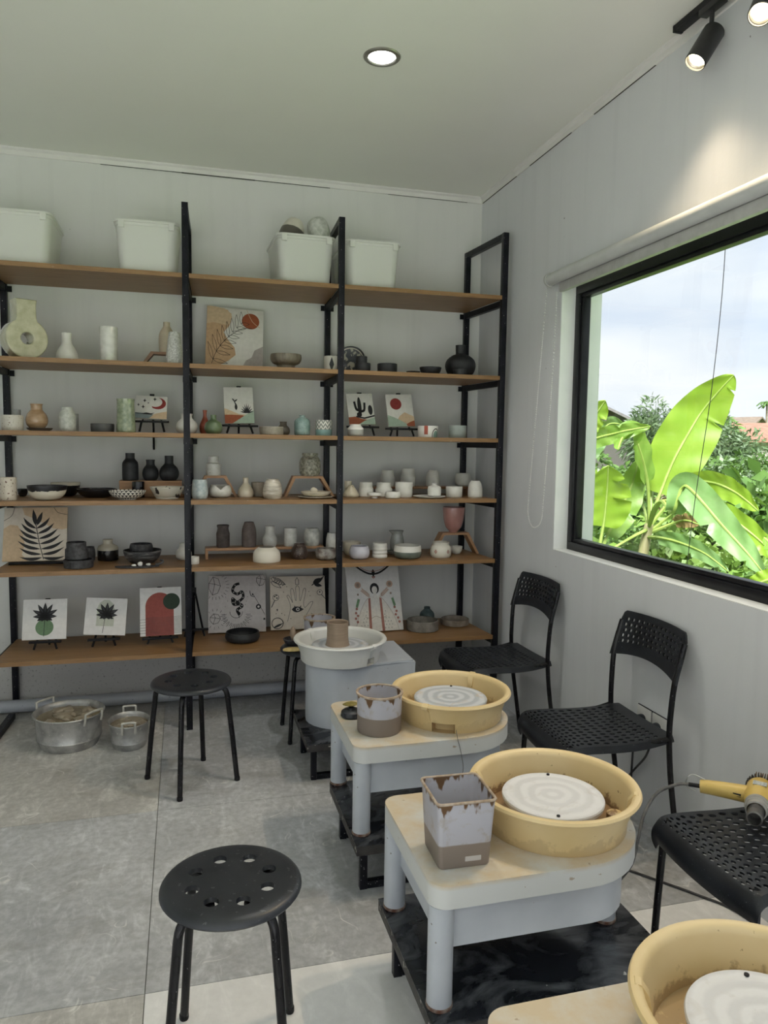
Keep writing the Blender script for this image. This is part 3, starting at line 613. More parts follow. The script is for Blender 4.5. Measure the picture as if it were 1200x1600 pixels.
M('lilac', (.46, .46, .53), (.55, .55, .61), 12, .3, coat=.3, speck=((.2, .18, .2), 130, .70)); M('whiteteal', (.11, .135, .115), (.16, .19, .165), 20, .35, band=[(.55, (.68, .67, .62))], wob=.015)
M('pink', (.42, .205, .18), (.48, .25, .22), 14, .18, coat=.5); M('greyclay', (.15, .14, .125), (.24, .225, .205), 25, .75, bump=.2); M('teal', (.055, .085, .09), (.085, .12, .125), 15, .65); M('greybrown', (.22, .185, .155), (.32, .275, .235), 25, .7)

# outlines: (radius fraction, height fraction); smooth ones are splined
PR = {
 'bottle_wide': (1, [(.97, 0), (1, .1), (.93, .28), (.72, .46), (.52, .58), (.44, .68), (.43, .85), (.45, 1)]),
 'tall': (0, [(.93, 0), (.96, .03), (.97, .5), (1, .97), (.98, 1)]),
 'shoulder': (1, [(.92, 0), (1, .2), (1, .5), (.85, .68), (.52, .82), (.42, .88), (.42, 1)]),
 'cone': (0, [(.97, 0), (1, .03), (.78, .5), (.60, .96), (.55, 1)]),
 'footbowl': (1, [(.56, 0), (.57, .22), (.60, .30), (.85, .42), (.98, .62), (1, .85), (.97, 1)]),
 'cyl': (0, [(.94, 0), (.98, .04), (1, .5), (1, .96), (.97, 1)]),
 'dish': (1, [(.7, 0), (.85, .3), (.97, .75), (1, 1)]),
 'lowbowl': (1, [(.6, 0), (.78, .2), (.92, .55), (1, .92), (.98, 1)]),
 'belly': (1, [(.68, 0), (.93, .15), (1, .35), (.88, .55), (.62, .70), (.52, .78), (.52, .92), (.57, 1)]),
 'jar': (1, [(.85, 0), (.98, .12), (1, .45), (.95, .68), (.72, .84), (.66, .9), (.68, 1)]),
 'waist': (1, [(.96, 0), (1, .06), (.97, .3), (.93, .6), (.90, .85), (.94, 1)]),
 'longneck': (1, [(.8, 0), (1, .15), (.98, .38), (.6, .58), (.36, .72), (.36, .9), (.45, 1)]),
 'onion': (1, [(.7, 0), (.95, .15), (1, .36), (.85, .58), (.46, .72), (.32, .80), (.33, 1)]),
 'bowl': (1, [(.45, 0), (.62, .06), (.85, .35), (.96, .7), (1, 1)]),
 'plate': (0, [(.75, 0), (.8, .2), (1, .85), (.99, 1)]),
 'bowlfoot': (1, [(.48, 0), (.5, .1), (.75, .3), (.92, .65), (1, 1)]),
 'milkbottle': (1, [(.92, 0), (1, .06), (1, .5), (.93, .66), (.62, .78), (.56, .84), (.57, 1)]),
 'onionwide': (1, [(.7, 0), (.96, .16), (1, .34), (.82, .52), (.5, .66), (.44, .74), (.44, 1)]),
 'conebowl': (0, [(.66, 0), (.66, .12), (.72, .18), (1, .97), (.98, 1)]),
 'barrel': (1, [(.88, 0), (1, .2), (.98, .55), (.9, .85), (.84, 1)]),
 'twotier': (0, [(.95, 0), (1, .03), (1, .58), (.95, .62), (.68, .66), (.70, .7), (.70, .97), (.67, 1)]),
 'ball': (1, [(.65, 0), (.9, .15), (1, .45), (.95, .75), (.84, .94), (.83, 1)]),
 'longneckwide': (1, [(.9, 0), (1, .1), (.97, .3), (.75, .5), (.42, .68), (.34, .78), (.34, .93), (.38, 1)]),
 'flare': (0, [(.8, 0), (.84, .04), (1, .97), (.98, 1)]),
 'barreljar': (1, [(.86, 0), (1, .2), (.98, .5), (.85, .78), (.66, .93), (.64, 1)]),
 'barreljar2': (1, [(.8, 0), (.95, .12), (1, .4), (.93, .7), (.72, .84), (.70, .88), (.74, .92), (.74, 1)]),
 'gourd': (1, [(.9, 0), (1, .12), (.96, .3), (.72, .55), (.42, .85), (.30, 1)]),
 'step': (0, [(.92, 0), (1, .05), (1, .52), (.94, .60), (.86, .66), (.85, .97), (.82, 1)]),
 'bullet': (1, [(.94, 0), (1, .12), (.98, .5), (.88, .75), (.66, .95), (.55, 1)]),
 'bullet2': (1, [(.92, 0), (.97, .05), (1, .45), (.93, .72), (.7, .93), (.62, 1)]),
 'knob': (0, [(.42, 0), (.42, .3), (.8, .42), (1, .55), (1, .92), (.95, 1)]),
 'lowcyl': (1, [(.85, 0), (.98, .15), (1, .6), (.92, .95), (.85, 1)]),
 'lowcyl2': (0, [(.96, 0), (1, .05), (1, .96), (.97, 1)]),
 'stubneck': (1, [(.94, 0), (1, .06), (1, .62), (.85, .76), (.45, .84), (.38, .88), (.40, 1)]),
 'lowtall': (0, [(.9, 0), (.95, .05), (1, .95), (.97, 1)]),
 'potcollar': (0, [(.9, 0), (1, .06), (.98, .58), (.86, .68), (.86, .97), (.83, 1)]),
 'shoulderneck': (1, [(.88, 0), (.98, .08), (1, .5), (.95, .72), (.6, .86), (.36, .9), (.36, 1)]),
 'shoulderneck2': (0, [(.96, 0), (1, .04), (1, .58), (.9, .68), (.5, .78), (.46, .82), (.48, 1)]),
 'lowbowlcup': (1, [(.6, 0), (.85, .25), (1, .6), (.98, .85), (.92, 1)]),
 'milkjar': (0, [(.9, 0), (.98, .04), (1, .62), (.85, .76), (.80, .86), (.92, .97), (.88, 1)]),
 'neckvase': (1, [(.85, 0), (1, .2), (.95, .42), (.7, .58), (.64, .72), (.66, .92), (.70, 1)]),
 'barrel2': (1, [(.82, 0), (.97, .25), (1, .5), (.92, .78), (.75, 1)]),
 'bell': (1, [(.97, 0), (1, .12), (1, .45), (.92, .72), (.70, .93), (.60, 1)]),
 'ballneck': (1, [(.85, 0), (1, .25), (1, .5), (.86, .75), (.66, .9), (.66, 1)]),
 'lowbowlround': (1, [(.7, 0), (.92, .15), (1, .5), (.96, .85), (.94, 1)]),
 'flarebowl': (1, [(.6, 0), (.8, .2), (.93, .6), (1, 1)]),
 'ribbed': (1, [(.94, 0), (1, .12), (.94, .24), (1, .36), (.94, .48), (.99, .6), (.93, .72), (.93, .88), (.86, 1)]),
 'jug': (1, [(.88, 0), (1, .15), (1, .45), (.86, .72), (.78, .84), (.95, 1)]),
 'goblet': (1, [(.36, 0), (.40, .05), (.72, .22), (.9, .5), (.97, .8), (1, 1)]),
 'barreljar3': (1, [(.85, 0), (.97, .15), (1, .45), (.92, .68), (.78, .8), (.80, 1)]),
 'moonvase': (1, [(.5, 0), (.84, .12), (1, .34), (.9, .54), (.55, .68), (.33, .72), (.33, .85), (.34, 1)]),
}
def vessel(prof, R, H):
    sm, pts = PR[prof]; t = max(.0025, min(.005, R*.07))
    if sm: p = [(v.x, v.y) for v in catmull([Vector((a, b, 0)) for a, b in pts], 4)]
    else: p = pts
    out = [(max(.001, a*R), min(b, 1)*H) for a, b in p]
    inner = [(max(a-t, a*.4), z) for a, z in reversed(out) if z > t*1.6]
    inner[0] = (inner[0][0], H)
    if not inner: inner = [(out[-1][0]*.9, H)]
    full = [(0, 0)]+out+inner+[(inner[-1][0]*.97, t*1.2), (0, t*1.2)]
    return lathemesh(full, 40 if R > .06 else 28, 38)
POTS = {}
def P(name, cat, label, x, y, z, R, H, prof, mat):
    o = tag(link(name, vessel(prof, R, H), MATS[mat], None, (x, y, z+.0006)), label, cat); POTS[label] = o; return o
P('bottle_vase','vase','plain white bottle vase with a wide base, beside the ring vase',-2.344,-0.33,1.892,0.054,0.141,'bottle_wide','white')
P('tall_vase','vase','tall glossy white cylinder vase in the left bay, second shelf',-2.146,-0.33,1.892,0.045,0.181,'tall','whitegloss')
P('shouldered_vase','vase','small beige shouldered vase standing on the dark wooden half hexagon stand',-1.864,-0.25,1.967,0.041,0.158,'shoulder','beige')
P('tapered_vase','vase','white tapered vase with a bumpy surface beside the steel post',-1.824,-0.4,1.892,0.048,0.163,'cone','bumpy')
P('footed_bowl','bowl','brown ribbed bowl on a wide foot, beside the large leaf canvas',-1.25,-0.36,1.892,0.083,0.081,'footbowl','stonebrown')
P('mug','mug','white mug with black diamond patches behind the steel post',-0.977,-0.22,1.892,0.042,0.098,'tall','mugbw')
P('short_pot','pot','short matt black pot in front of the painted round plate',-0.828,-0.36,1.892,0.044,0.053,'cyl','black')
P('stacked_cup','cup','small black cup stacked on the pot before the painted plate',-0.834,-0.36,1.945,0.031,0.036,'cyl','black')
P('straight_bowl','bowl','straight sided matt black bowl alone at the middle of its shelf',-0.687,-0.36,1.892,0.055,0.055,'cyl','black')
P('spoon_rest','dish','flat thin black dish beside the shallow black bowl',-0.56,-0.44,1.892,0.039,0.011,'dish','black')
P('shallow_bowl','bowl','shallow black bowl left of the round black vase',-0.434,-0.36,1.892,0.062,0.046,'lowbowl','black')
P('little_pot','pot','tiny black pot in front of the round black vase',-0.292,-0.45,1.892,0.037,0.033,'cyl','black')
P('round_vase','vase','large round matt black vase with a straight neck',-0.236,-0.31,1.892,0.088,0.183,'moonvase','black')
P('straight_bowl','bowl','speckled off-white straight bowl at the left end of its shelf',-2.591,-0.4,1.544,0.051,0.074,'cyl','speckle')
P('small_cup','cup','small grey cup mostly hidden behind the speckled straight bowl',-2.602,-0.22,1.544,0.016,0.108,'tall','greyglaze')
P('saucer','plate','thin dark saucer under the tan vase',-2.475,-0.36,1.544,0.061,0.015,'plate','darkbrown')
P('bellied_vase','vase','glossy tan vase with a wide belly, on the dark saucer',-2.487,-0.36,1.559,0.052,0.118,'belly','tan')
P('crackle_jar','jar','pale grey crackled jar between tan vase and dark low dish',-2.343,-0.38,1.544,0.04,0.119,'jar','greywhite')
P('narrow_cup','cup','narrow grey cup half hidden behind the pale crackled jar',-2.323,-0.24,1.544,0.015,0.093,'tall','greyglaze')
P('low_dish','dish','dark grey low dish left of the tall green vase',-2.181,-0.36,1.544,0.057,0.042,'cyl','darkgrey')
P('tall_vase','vase','tall glossy sage green vase in front of the moon canvas',-2.064,-0.41,1.544,0.047,0.167,'waist','greengloss')
P('pear_vase','vase','white pear shaped vase behind the steel post',-1.767,-0.3,1.544,0.056,0.104,'belly','white')
P('slim_bottle','bottle','slim red-brown bottle behind the green bottle',-1.672,-0.26,1.544,0.028,0.127,'longneck','redbrown')
P('round_bottle','bottle','round dark green bottle with short neck by the desert canvas',-1.632,-0.38,1.544,0.046,0.098,'onion','green')
P('stone_bowl','bowl','grey-brown stone bowl right of the desert canvas',-1.331,-0.4,1.544,0.064,0.043,'cyl','stone')
P('small_vase','vase','small dark brown vase tucked behind the stone bowl',-1.248,-0.24,1.544,0.037,0.075,'belly','darkstone')
P('neck_vase','vase','blue-green celadon vase with a tiny neck',-1.164,-0.38,1.544,0.043,0.108,'shoulderneck','celadon')
P('zigzag_cup','cup','cup with carved white zigzag bands over a teal base',-1.049,-0.4,1.544,0.045,0.083,'cyl','zigzag')
P('small_jar','jar','small white and grey jar in front of the cactus canvas',-0.877,-0.42,1.544,0.044,0.064,'jar','whitegrey')
P('painted_mug','mug','white mug painted with red, black and green shapes',-0.442,-0.36,1.544,0.058,0.065,'cyl','mugpaint')
P('straight_cup','cup','grey-green straight cup at the right end of its shelf',-0.263,-0.36,1.544,0.051,0.071,'cyl','celadongrey')
P('speckled_mug','cup','cream cup with brown speckles at the left end of its shelf',-2.617,-0.404,1.204,0.039,0.111,'cyl','specklebrown')
P('little_bowl','bowl','little black bowl behind the black rimmed cream bowl',-2.598,-0.168,1.204,0.026,0.04,'bowl','blackgloss')
P('dipped_bowl','bowl','large cream bowl dipped in black around its rim',-2.44,-0.409,1.204,0.093,0.071,'bowl','blackrim')
P('deep_bowl','bowl','black bowl with cream rim behind the dipped bowl',-2.393,-0.138,1.204,0.074,0.072,'bowl','creamrimblack')
P('wide_plate','plate','wide shallow glossy black plate at the middle of the left bay',-2.226,-0.245,1.204,0.100,0.045,'lowbowl','blackgloss')
P('triangle_bowl','bowl','white bowl with rows of black triangles',-2.063,-0.406,1.204,0.091,0.045,'bowlfoot','triangles')
P('black_cup','cup','small black cup behind the triangle patterned bowl',-2.018,-0.27,1.204,0.032,0.083,'cyl','blackgloss')
P('black_bottle','bottle','tallest of three matt black bottles on the wooden riser',-2.063,-0.17,1.289,0.042,0.147,'milkbottle','black')
P('black_bottle','bottle','shortest of three matt black bottles on the wooden riser',-1.959,-0.17,1.289,0.043,0.112,'belly','black')
P('black_bottle','bottle','matt black bottle with round belly nearest the steel post',-1.862,-0.17,1.289,0.052,0.134,'onionwide','black')
P('flared_bowl','bowl','flared white bowl with black ink marks by the steel post',-1.869,-0.35,1.204,0.089,0.061,'conebowl','inkdots')
P('blue_tumbler','cup','pale blue glazed tumbler right of the first steel post',-1.704,-0.376,1.204,0.042,0.1,'barrel','paleblue')
P('two_tier_jar','jar','white two-tier jar on top of a wooden half hexagon stand',-1.627,-0.22,1.319,0.041,0.105,'twotier','whitespeck')
P('notched_bowl','bowl','speckled white bowl with a notched rim under the half hexagon stand',-1.595,-0.3,1.204,0.06,0.067,'ball','whitespeck')
P('cone_bottle','bottle','cream bottle with narrow neck and dark foot',-1.458,-0.281,1.204,0.043,0.106,'longneckwide','cream')
P('brown_tumbler','cup','taupe tumbler behind the marbled jar',-1.388,-0.235,1.204,0.036,0.079,'flare','taupe')
P('marbled_jar','jar','beige marbled barrel jar between the two half hexagon stands',-1.325,-0.395,1.204,0.052,0.104,'barreljar','marbled')
P('crackled_jar','jar','textured grey-brown jar on top of a wooden half hexagon stand',-1.097,-0.24,1.319,0.061,0.128,'barreljar2','textured')
P('round_plate','plate','larger cream plate, lower of two stacked plates',-1.089,-0.378,1.204,0.096,0.01,'plate','cream')
P('small_plate','plate','smaller cream plate with raised rim, upper of two stacked plates',-1.087,-0.378,1.214,0.083,0.026,'lowbowl','cream')
P('cone_vase','vase','speckled cream squat cone vase with dark foot',-0.878,-0.324,1.204,0.045,0.068,'gourd','creamspeck')
P('hidden_jar','jar','cream jar half hidden behind the squat cone vase',-0.879,-0.25,1.204,0.021,0.087,'cyl','cream')
P('stepped_jar','jar','low white stepped jar left of the knob dish',-0.786,-0.3,1.204,0.043,0.083,'step','white')
P('stepped_jar','jar','low white stepped jar behind the two low white dishes',-0.683,-0.31,1.204,0.048,0.082,'step','white')
P('tall_stepped_jar','jar','off-white stepped jar, leftmost on the low wooden bench',-0.616,-0.14,1.254,0.043,0.096,'step','offwhite')
P('tall_stepped_jar','jar','tallest off-white stepped jar on the low wooden bench',-0.489,-0.14,1.254,0.045,0.107,'step','offwhite')
P('fluted_vase','vase','off-white fluted vase at the middle of the low wooden bench',-0.331,-0.14,1.254,0.042,0.098,'bullet','offwhite')
P('round_pot','pot','rounded off-white pot at the right end of the low bench',-0.139,-0.14,1.254,0.049,0.079,'ball','offwhite')
P('straight_tumbler','cup','white straight tumbler in front of the low wooden bench',-0.571,-0.332,1.204,0.051,0.086,'tall','white')
P('knob_dish','dish','low white dish on a small foot, left of its pair',-0.766,-0.42,1.204,0.041,0.031,'knob','white')
P('low_pot','dish','low white drum shaped dish beside the straight tumbler',-0.662,-0.425,1.204,0.044,0.037,'lowcyl','white')
P('oval_plate','plate','thin white plate under the small white bottle',-0.44,-0.4,1.204,0.093,0.011,'plate','white')
P('stub_bottle','bottle','small white bottle with a stub neck, on the thin white plate',-0.41,-0.4,1.215,0.038,0.07,'stubneck','white')
P('straight_cup','cup','plain white cup between stub bottle and dome vase',-0.276,-0.361,1.204,0.049,0.062,'lowtall','white')
P('dome_vase','vase','white dome shaped vase at the right end of its shelf',-0.151,-0.374,1.204,0.043,0.096,'bullet','white')
P('dark_dish','dish','dark clay dish, lower of a stacked pair beside the palm canvas',-2.304,-0.396,0.859,0.072,0.042,'cyl','darkclay')
P('dark_pot','pot','dark textured pot stacked on the dark clay dish',-2.313,-0.396,0.901,0.055,0.087,'potcollar','darkclay')
P('dark_cup','cup','round dark cup half hidden behind the stacked dark pot',-2.274,-0.22,0.859,0.032,0.08,'ball','darkclay')
P('dipped_bottle','bottle','squat bottle with cream shoulder and black lower half',-2.184,-0.175,0.859,0.054,0.112,'shoulderneck2','creamblack')
P('brushed_bowl','bowl','dark grey bowl with pale brush strokes',-2,-0.303,0.859,0.097,0.069,'bowl','darkmarble')
P('nested_bowl','bowl','smaller dark bowl nested inside the brushed grey bowl',-2.006,-0.303,0.89,0.059,0.071,'lowbowlcup','darkclay')
P('pear_vase','vase','off-white pear vase behind the post, one shelf above the floor shelf',-1.789,-0.225,0.859,0.043,0.091,'belly','offwhite')
P('tiny_cup','cup','tiny white cup right of the first steel post',-1.738,-0.388,0.859,0.028,0.039,'cyl','white')
P('ridged_jar','jar','dark brown ridged jar, leftmost on the long wooden riser',-1.577,-0.2,0.919,0.037,0.124,'milkjar','brownclay')
P('bullet_vase','vase','tall grey-brown bullet vase on the long wooden riser',-1.434,-0.2,0.919,0.041,0.139,'bullet2','browngrey')
P('necked_vase','vase','white speckled vase with tall neck on the long wooden riser',-1.318,-0.2,0.919,0.041,0.114,'neckvase','whitespeck')
P('straight_vase','vase','straight speckled white vase on the long wooden riser',-1.201,-0.2,0.919,0.038,0.102,'tall','whitespeck')
P('barrel_vase','vase','mottled grey barrel vase, rightmost on the long wooden riser',-1.078,-0.2,0.919,0.048,0.099,'barrel2','mottled')
P('bell_bowl','bowl','large matt cream bell shaped bowl in front of the long riser',-1.354,-0.373,0.859,0.074,0.079,'bell','creammatte')
P('round_jar','jar','dark brown speckled round jar in front of the long riser',-1.164,-0.299,0.859,0.046,0.083,'ballneck','brownspeck')
P('mottled_bowl','bowl','mottled brown and grey bowl beside the second steel post',-1.025,-0.353,0.859,0.057,0.062,'lowbowlround','mottledbrown')
P('faceted_vase','vase','white faceted vase behind the second steel post',-0.97,-0.25,0.859,0.035,0.135,'barrel2','whitespeck')
P('cream_bowl','bowl','cream bowl half hidden behind the lilac bowl',-0.847,-0.213,0.859,0.054,0.078,'flarebowl','cream')
P('lilac_bowl','bowl','pale lilac rounded bowl in the right bay',-0.835,-0.363,0.859,0.058,0.073,'ball','lilac')
P('ribbed_cup','cup','white ribbed cup left of the grey jug',-0.709,-0.337,0.859,0.044,0.084,'ribbed','white')
P('grey_saucer','plate','grey saucer under the grey jug',-0.579,-0.22,0.859,0.054,0.019,'plate','greyglaze')
P('pouring_jug','jug','grey glazed jug with pouring lip',-0.574,-0.22,0.878,0.041,0.12,'jug','greyglaze')
P('two_tone_bowl','bowl','bowl with white fluted rim and green-grey base',-0.557,-0.382,0.859,0.079,0.073,'lowbowlround','whiteteal')
P('pink_cup','cup','tall pink cup on top of the half hexagon stand',-0.238,-0.26,0.987,0.066,0.15,'goblet','pink')
P('diamond_jar','jar','white jar with small red diamond motifs',-0.357,-0.382,0.859,0.061,0.089,'barreljar3','diamond')
P('small_bowl','bowl','small white bowl behind the diamond jar',-0.224,-0.28,0.859,0.037,0.046,'bowl','white')
P('black_dish','dish','round matt black dish before the snake canvas',-1.481,-0.327,0.415,0.094,0.052,'lowbowlround','black')
P('clay_dish','dish','grey clay dish holding a disc, before the teal vase',-0.429,-0.29,0.415,0.094,0.059,'lowcyl2','greyclay')
P('teal_vase','vase','small matt teal vase behind the grey clay dish',-0.354,-0.145,0.415,0.045,0.101,'shoulder','teal')
P('ring_dish','dish','shallow grey-brown dish at the right end of the lowest shelf',-0.193,-0.203,0.415,0.085,0.035,'lowcyl2','greybrown')
# jug lip: pull the rim out to one side
o = POTS['grey glazed jug with pouring lip']
for v in o.data.vertices:
    if v.co.z > .10 and v.co.x < -.02 and abs(v.co.y) < .02: v.co.x -= .012*(v.co.z-.10)/.02
# notched rim
o = POTS['speckled white bowl with a notched rim under the half hexagon stand']
for v in o.data.vertices:
    if v.co.z > .035 and v.co.y < .0: v.co.z -= max(0, .024-abs(v.co.x)*.9)*min(1, (v.co.z-.035)/.03)
# a clay disc lying in the grey dish
tag(link('clay_disc', lathemesh([(0, 0), (.062, 0), (.066, .006), (.064, .012), (0, .014)], 32), MATS['greyclay'], None, (-.419, -.29, .4225)), 'round clay disc lying inside the grey clay dish', 'disc')
# white pebbles by the brushed bowl and the leaf plate beneath them
def blob(name, label, cat, loc, rx, ry, rz, mat, seed, sub=2):
    bm = bmesh.new(); bmesh.ops.create_icosphere(bm, subdivisions=sub, radius=1); rd = random.Random(seed)
    ph = [rd.uniform(0, 6) for _ in range(3)]
    for v in bm.verts:
        c = v.co.copy(); k = 1+.13*math.sin(3*c.x+ph[0])+.12*math.sin(3*c.y+ph[1])+.1*math.sin(4*c.z+ph[2])
        v.co = (c.x*rx*k, c.y*ry*k, c.z*rz*k)
    mz = min(v.co.z for v in bm.verts)
    for v in bm.verts: v.co.z -= mz
    return tag(link(name, finish(bm, smooth=60), mat, None, loc), label, cat)
bm = bmesh.new(); out = []
for k in range(28):
    a = 2*PI*k/28; rr = 1+.06*math.sin(3*a)+.04*math.sin(5*a+1); out.append((.105*rr*math.cos(a), .035*rr*math.sin(a)))
prism(bm, out, 0, .006); tube(bm, [(.09, 0, .0085), (.118, .004, .016), (.128, .012, .028), (.112, .02, .03)], [.007, .004], 8, True, 3)
tag(link('leaf_plate', finish(bm, smooth=40), MATS['darkclay'], None, (-2.02, -.452, .8606)), 'flat dark plate with a curled handle before the brushed bowl', 'plate')
for k, (lab, x, s) in enumerate((('smallest white pebble, left on the flat dark plate', -2.035, .010), ('large white pebble, middle on the flat dark plate', -2.005, .014), ('white pebble, right on the flat dark plate', -1.965, .010))):
    blob('pebble', lab, 'pebble', (x, -.455, .865), s*1.2, s, s*.8, MATS['white'], k)
blob('clay_figure', 'small clay figure resting on the upper cream plate', 'figure', (-1.095, -.375, 1.2163), .02, .014, .022, MATS['cream'], 9)

# ring vase
def ring_vase():
    cu = bpy.data.curves.new('ring', 'CURVE'); cu.dimensions = '2D'; cu.fill_mode = 'BOTH'; cu.extrude = .044; cu.bevel_depth = .007; cu.bevel_resolution = 3; cu.resolution_u = 1
    R, cz, nw, ht = .091, .098, .038, .278
    pts = []
    a0 = math.asin((nw+.006)/R)
    for k in range(41):
        a = PI/2+a0+(2*PI-2*a0)*k/40; pts.append((R*math.cos(a), cz+R*math.sin(a)))
    pts += [(nw+.001, cz+R+.004), (nw, .25), (nw+.003, ht), (-nw-.003, ht), (-nw, .25), (-nw-.001, cz+R+.004)]
    hole = [(.036*math.cos(-2*PI*k/28), cz+.036*math.sin(-2*PI*k/28)) for k in range(28)]
    pts = [(x, max(z, .0035)) for x, z in pts]
    for p in (pts, hole):
        sp = cu.splines.new('POLY'); sp.points.add(len(p)-1); sp.use_cyclic_u = True
        for q, (x, z) in zip(sp.points, p): q.co = (x, z, 0, 1)
    tmp = bpy.data.objects.new('tmp', cu); C.objects.link(tmp)
    dg = bpy.context.evaluated_depsgraph_get(); me = bpy.data.meshes.new_from_object(tmp.evaluated_get(dg))
    bpy.data.objects.remove(tmp); bpy.data.curves.remove(cu)
    me.transform(Matrix.Rotation(PI/2, 4, 'X'))
    mz = min(v.co.z for v in me.vertices); me.transform(Matrix.Translation((0, 0, -mz)))
    me.materials.clear()
    for p in me.polygons: p.use_smooth = True
    me.set_sharp_from_angle(angle=math.radians(35)); return me
M('ivorygloss', (.42, .41, .27), (.52, .51, .36), 22, .1, coat=.7, bump=.2, bscale=55)
tag(link('ring_vase', ring_vase(), MATS['ivorygloss'], None, (-2.535, -.36, 1.8926), (0, 0, .50)), 'glossy ivory ring shaped vase with a round hole', 'vase')
# painted round plate leaning on the wall
t = NT('painted_plate'); x, y, z = t.xyz(t.co())[:3]; rr = t.math('SQRT', t.math('ADD', t.math('MULTIPLY', x, x), t.math('MULTIPLY', y, y)))
inn = t.mix(t.ramp(t.noise(t.mapping(t.co(), (1, 1, .1)), 22, 3), .52, .56), (.018, .022, .03), (.32, .30, .24))
col = t.mix(t.math('GREATER_THAN', rr, .072), inn, (.46, .42, .33)); col = t.mix(t.math('MULTIPLY', t.math('GREATER_THAN', rr, .077), t.math('GREATER_THAN', y, .03)), col, (.02, .022, .025)); t.bsdf(col, .3)
tag(link('painted_plate', lathemesh([(0, 0), (.05, 0), (.084, .014), (.087, .018), (.083, .02), (.05, .006), (0, .006)], 40), t.m, None, (-.845, -.135, 1.976), (math.radians(80), 0, math.radians(-18))), 'round plate painted black and cream, standing up on its edge', 'plate')

# pots piled in the heaped tub, two of them showing above its rim
tag(link('buried_pot', vessel('cyl', .066, .150), MATS['stone'], None, (-1.225, -.28, 2.3395)), 'stone coloured pot at the left inside the heaped tub', 'pot')
tag(link('buried_jar', vessel('cyl', .060, .150), MATS['offwhite'], None, (-1.095, -.28, 2.3395)), 'off-white pot at the right inside the heaped tub', 'pot')
tag(link('heaped_bowl', vessel('bowl', .068, .115), M('banded_bowl', (.55, .52, .46), (.60, .57, .50), 20, .4, band=[(.55, (.09, .08, .07))]), None, (-1.195, -.335, 2.678), (math.radians(168), math.radians(18), 0)), 'banded dark and cream bowl upside down above the heaped tub rim', 'bowl')
tag(link('heaped_pot', vessel('ball', .060, .125), MATS['greywhite'], None, (-1.083, -.312, 2.70), (math.radians(170), math.radians(-12), 0)), 'pale grey rounded pot upside down above the heaped tub rim', 'pot')

# ---------------------------------------------------------------- wooden stands and risers
def hexstand(label, xa, xb, ta, tb, y, z, h, dep, mat):
    e = thing('half_hexagon_stand', label, 'stand', ((xa+xb)/2, y, z+.0005)); cx = (xa+xb)/2; th = .013
    bm = bmesh.new(); prism(bm, [(ta-cx+.004, h-th), (tb-cx-.004, h-th), (tb-cx, h), (ta-cx, h)], -dep/2, dep/2, Matrix.Rotation(PI/2, 4, 'X')); link('top_bar', finish(bm), mat, e)
    for f0, t0, s in ((xa, ta, 1), (xb, tb, -1)):
        bm = bmesh.new(); w = th*1.15*s
        prism(bm, [(f0-cx, 0), (f0-cx+w, 0), (t0-cx+w*.9, h-th), (t0-cx+s*.004, h-th), (t0-cx, h-.0005)], -dep/2, dep/2, Matrix.Rotation(PI/2, 4, 'X')); link('slanted_leg', finish(bm), mat, e)
hexstand('dark wooden half hexagon stand beside the bumpy tapered vase', -1.998, -1.782, -1.945, -1.835, -.25, 1.892, .075, .07, WOODD)
hexstand('wooden half hexagon stand carrying the white two-tier jar', -1.735, -1.50, -1.676, -1.56, -.22, 1.204, .115, .075, WOODS)
hexstand('wooden half hexagon stand carrying the textured jar', -1.247, -.962, -1.197, -1.03, -.24, 1.204, .115, .075, WOODS)
hexstand('wooden half hexagon stand carrying the pink cup', -.385, -.085, -.318, -.152, -.26, .859, .128, .07, WOODS)
def riser(name, label, x0, x1, y, z, h, dep, th, mat, solid=False):
    e = thing(name, label, 'stand', ((x0+x1)/2, y, z+.0005)); w = (x1-x0)/2
    bxo('top_board', (-w, w, -dep/2, dep/2, h-th, h), mat, e, .001)
    if solid: bxo('front_panel', (-w+.004, w-.004, -dep/2+.003, -dep/2+.015, 0, h-th), mat, e)
    for s in (-1, 1): bxo('end_leg', (s*w-(th if s > 0 else 0), s*w+(th if s < 0 else 0), -dep/2+(.016 if solid else .003), dep/2-.003, 0, h-th), mat, e)
riser('box_riser', 'wooden box riser under the three matt black bottles', -2.117, -1.795, -.17, 1.204, .085, .12, .012, WOODS, True)
riser('long_riser', 'long low wooden riser under the row of brown and white vases', -1.674, -1.017, -.2, .859, .06, .10, .014, WOODS)
riser('low_bench', 'low dark wooden bench under the off-white stepped jars', -.735, -.118, -.14, 1.204, .05, .10, .013, WOODD)

# ---------------------------------------------------------------- painted canvases and their small easels
def ink(key, col, rough=.7): return M('paint_'+key, col, tuple(min(1, c*1.12+.003) for c in col), 60, rough)
INK = {k: ink(k, c) for k, c in dict(black=(.012, .012, .014), tan=(.50, .33, .20), sand=(.56, .42, .28), rust=(.28, .075, .03), red=(.30, .07, .055), deepred=(.23, .028, .025), green=(.13, .22, .12), dark=(.02, .04, .022), sage=(.33, .42, .34),
        grey=(.36, .33, .31), taupe=(.32, .25, .20), blush=(.52, .36, .28), rose=(.36, .16, .13), pink=(.55, .45, .42), leafgreen=(.10, .24, .10), stripe=(.42, .46, .38), soot=(.045, .047, .053), pale=(.70, .68, .64), slate=(.20, .24, .25)).items()}
CANVAS = M('primed_canvas', (.66, .65, .61), (.71, .70, .66), 40, .8, bump=.15, bscale=600); CANVASW = M('bright_canvas', (.74, .73, .72), (.79, .78, .77), 40, .8); CANVASP = M('pinkish_canvas', (.55, .51, .50), (.60, .56, .55), 40, .8); CANVASB = M('beige_canvas', (.66, .59, .50), (.71, .64, .55), 40, .8)
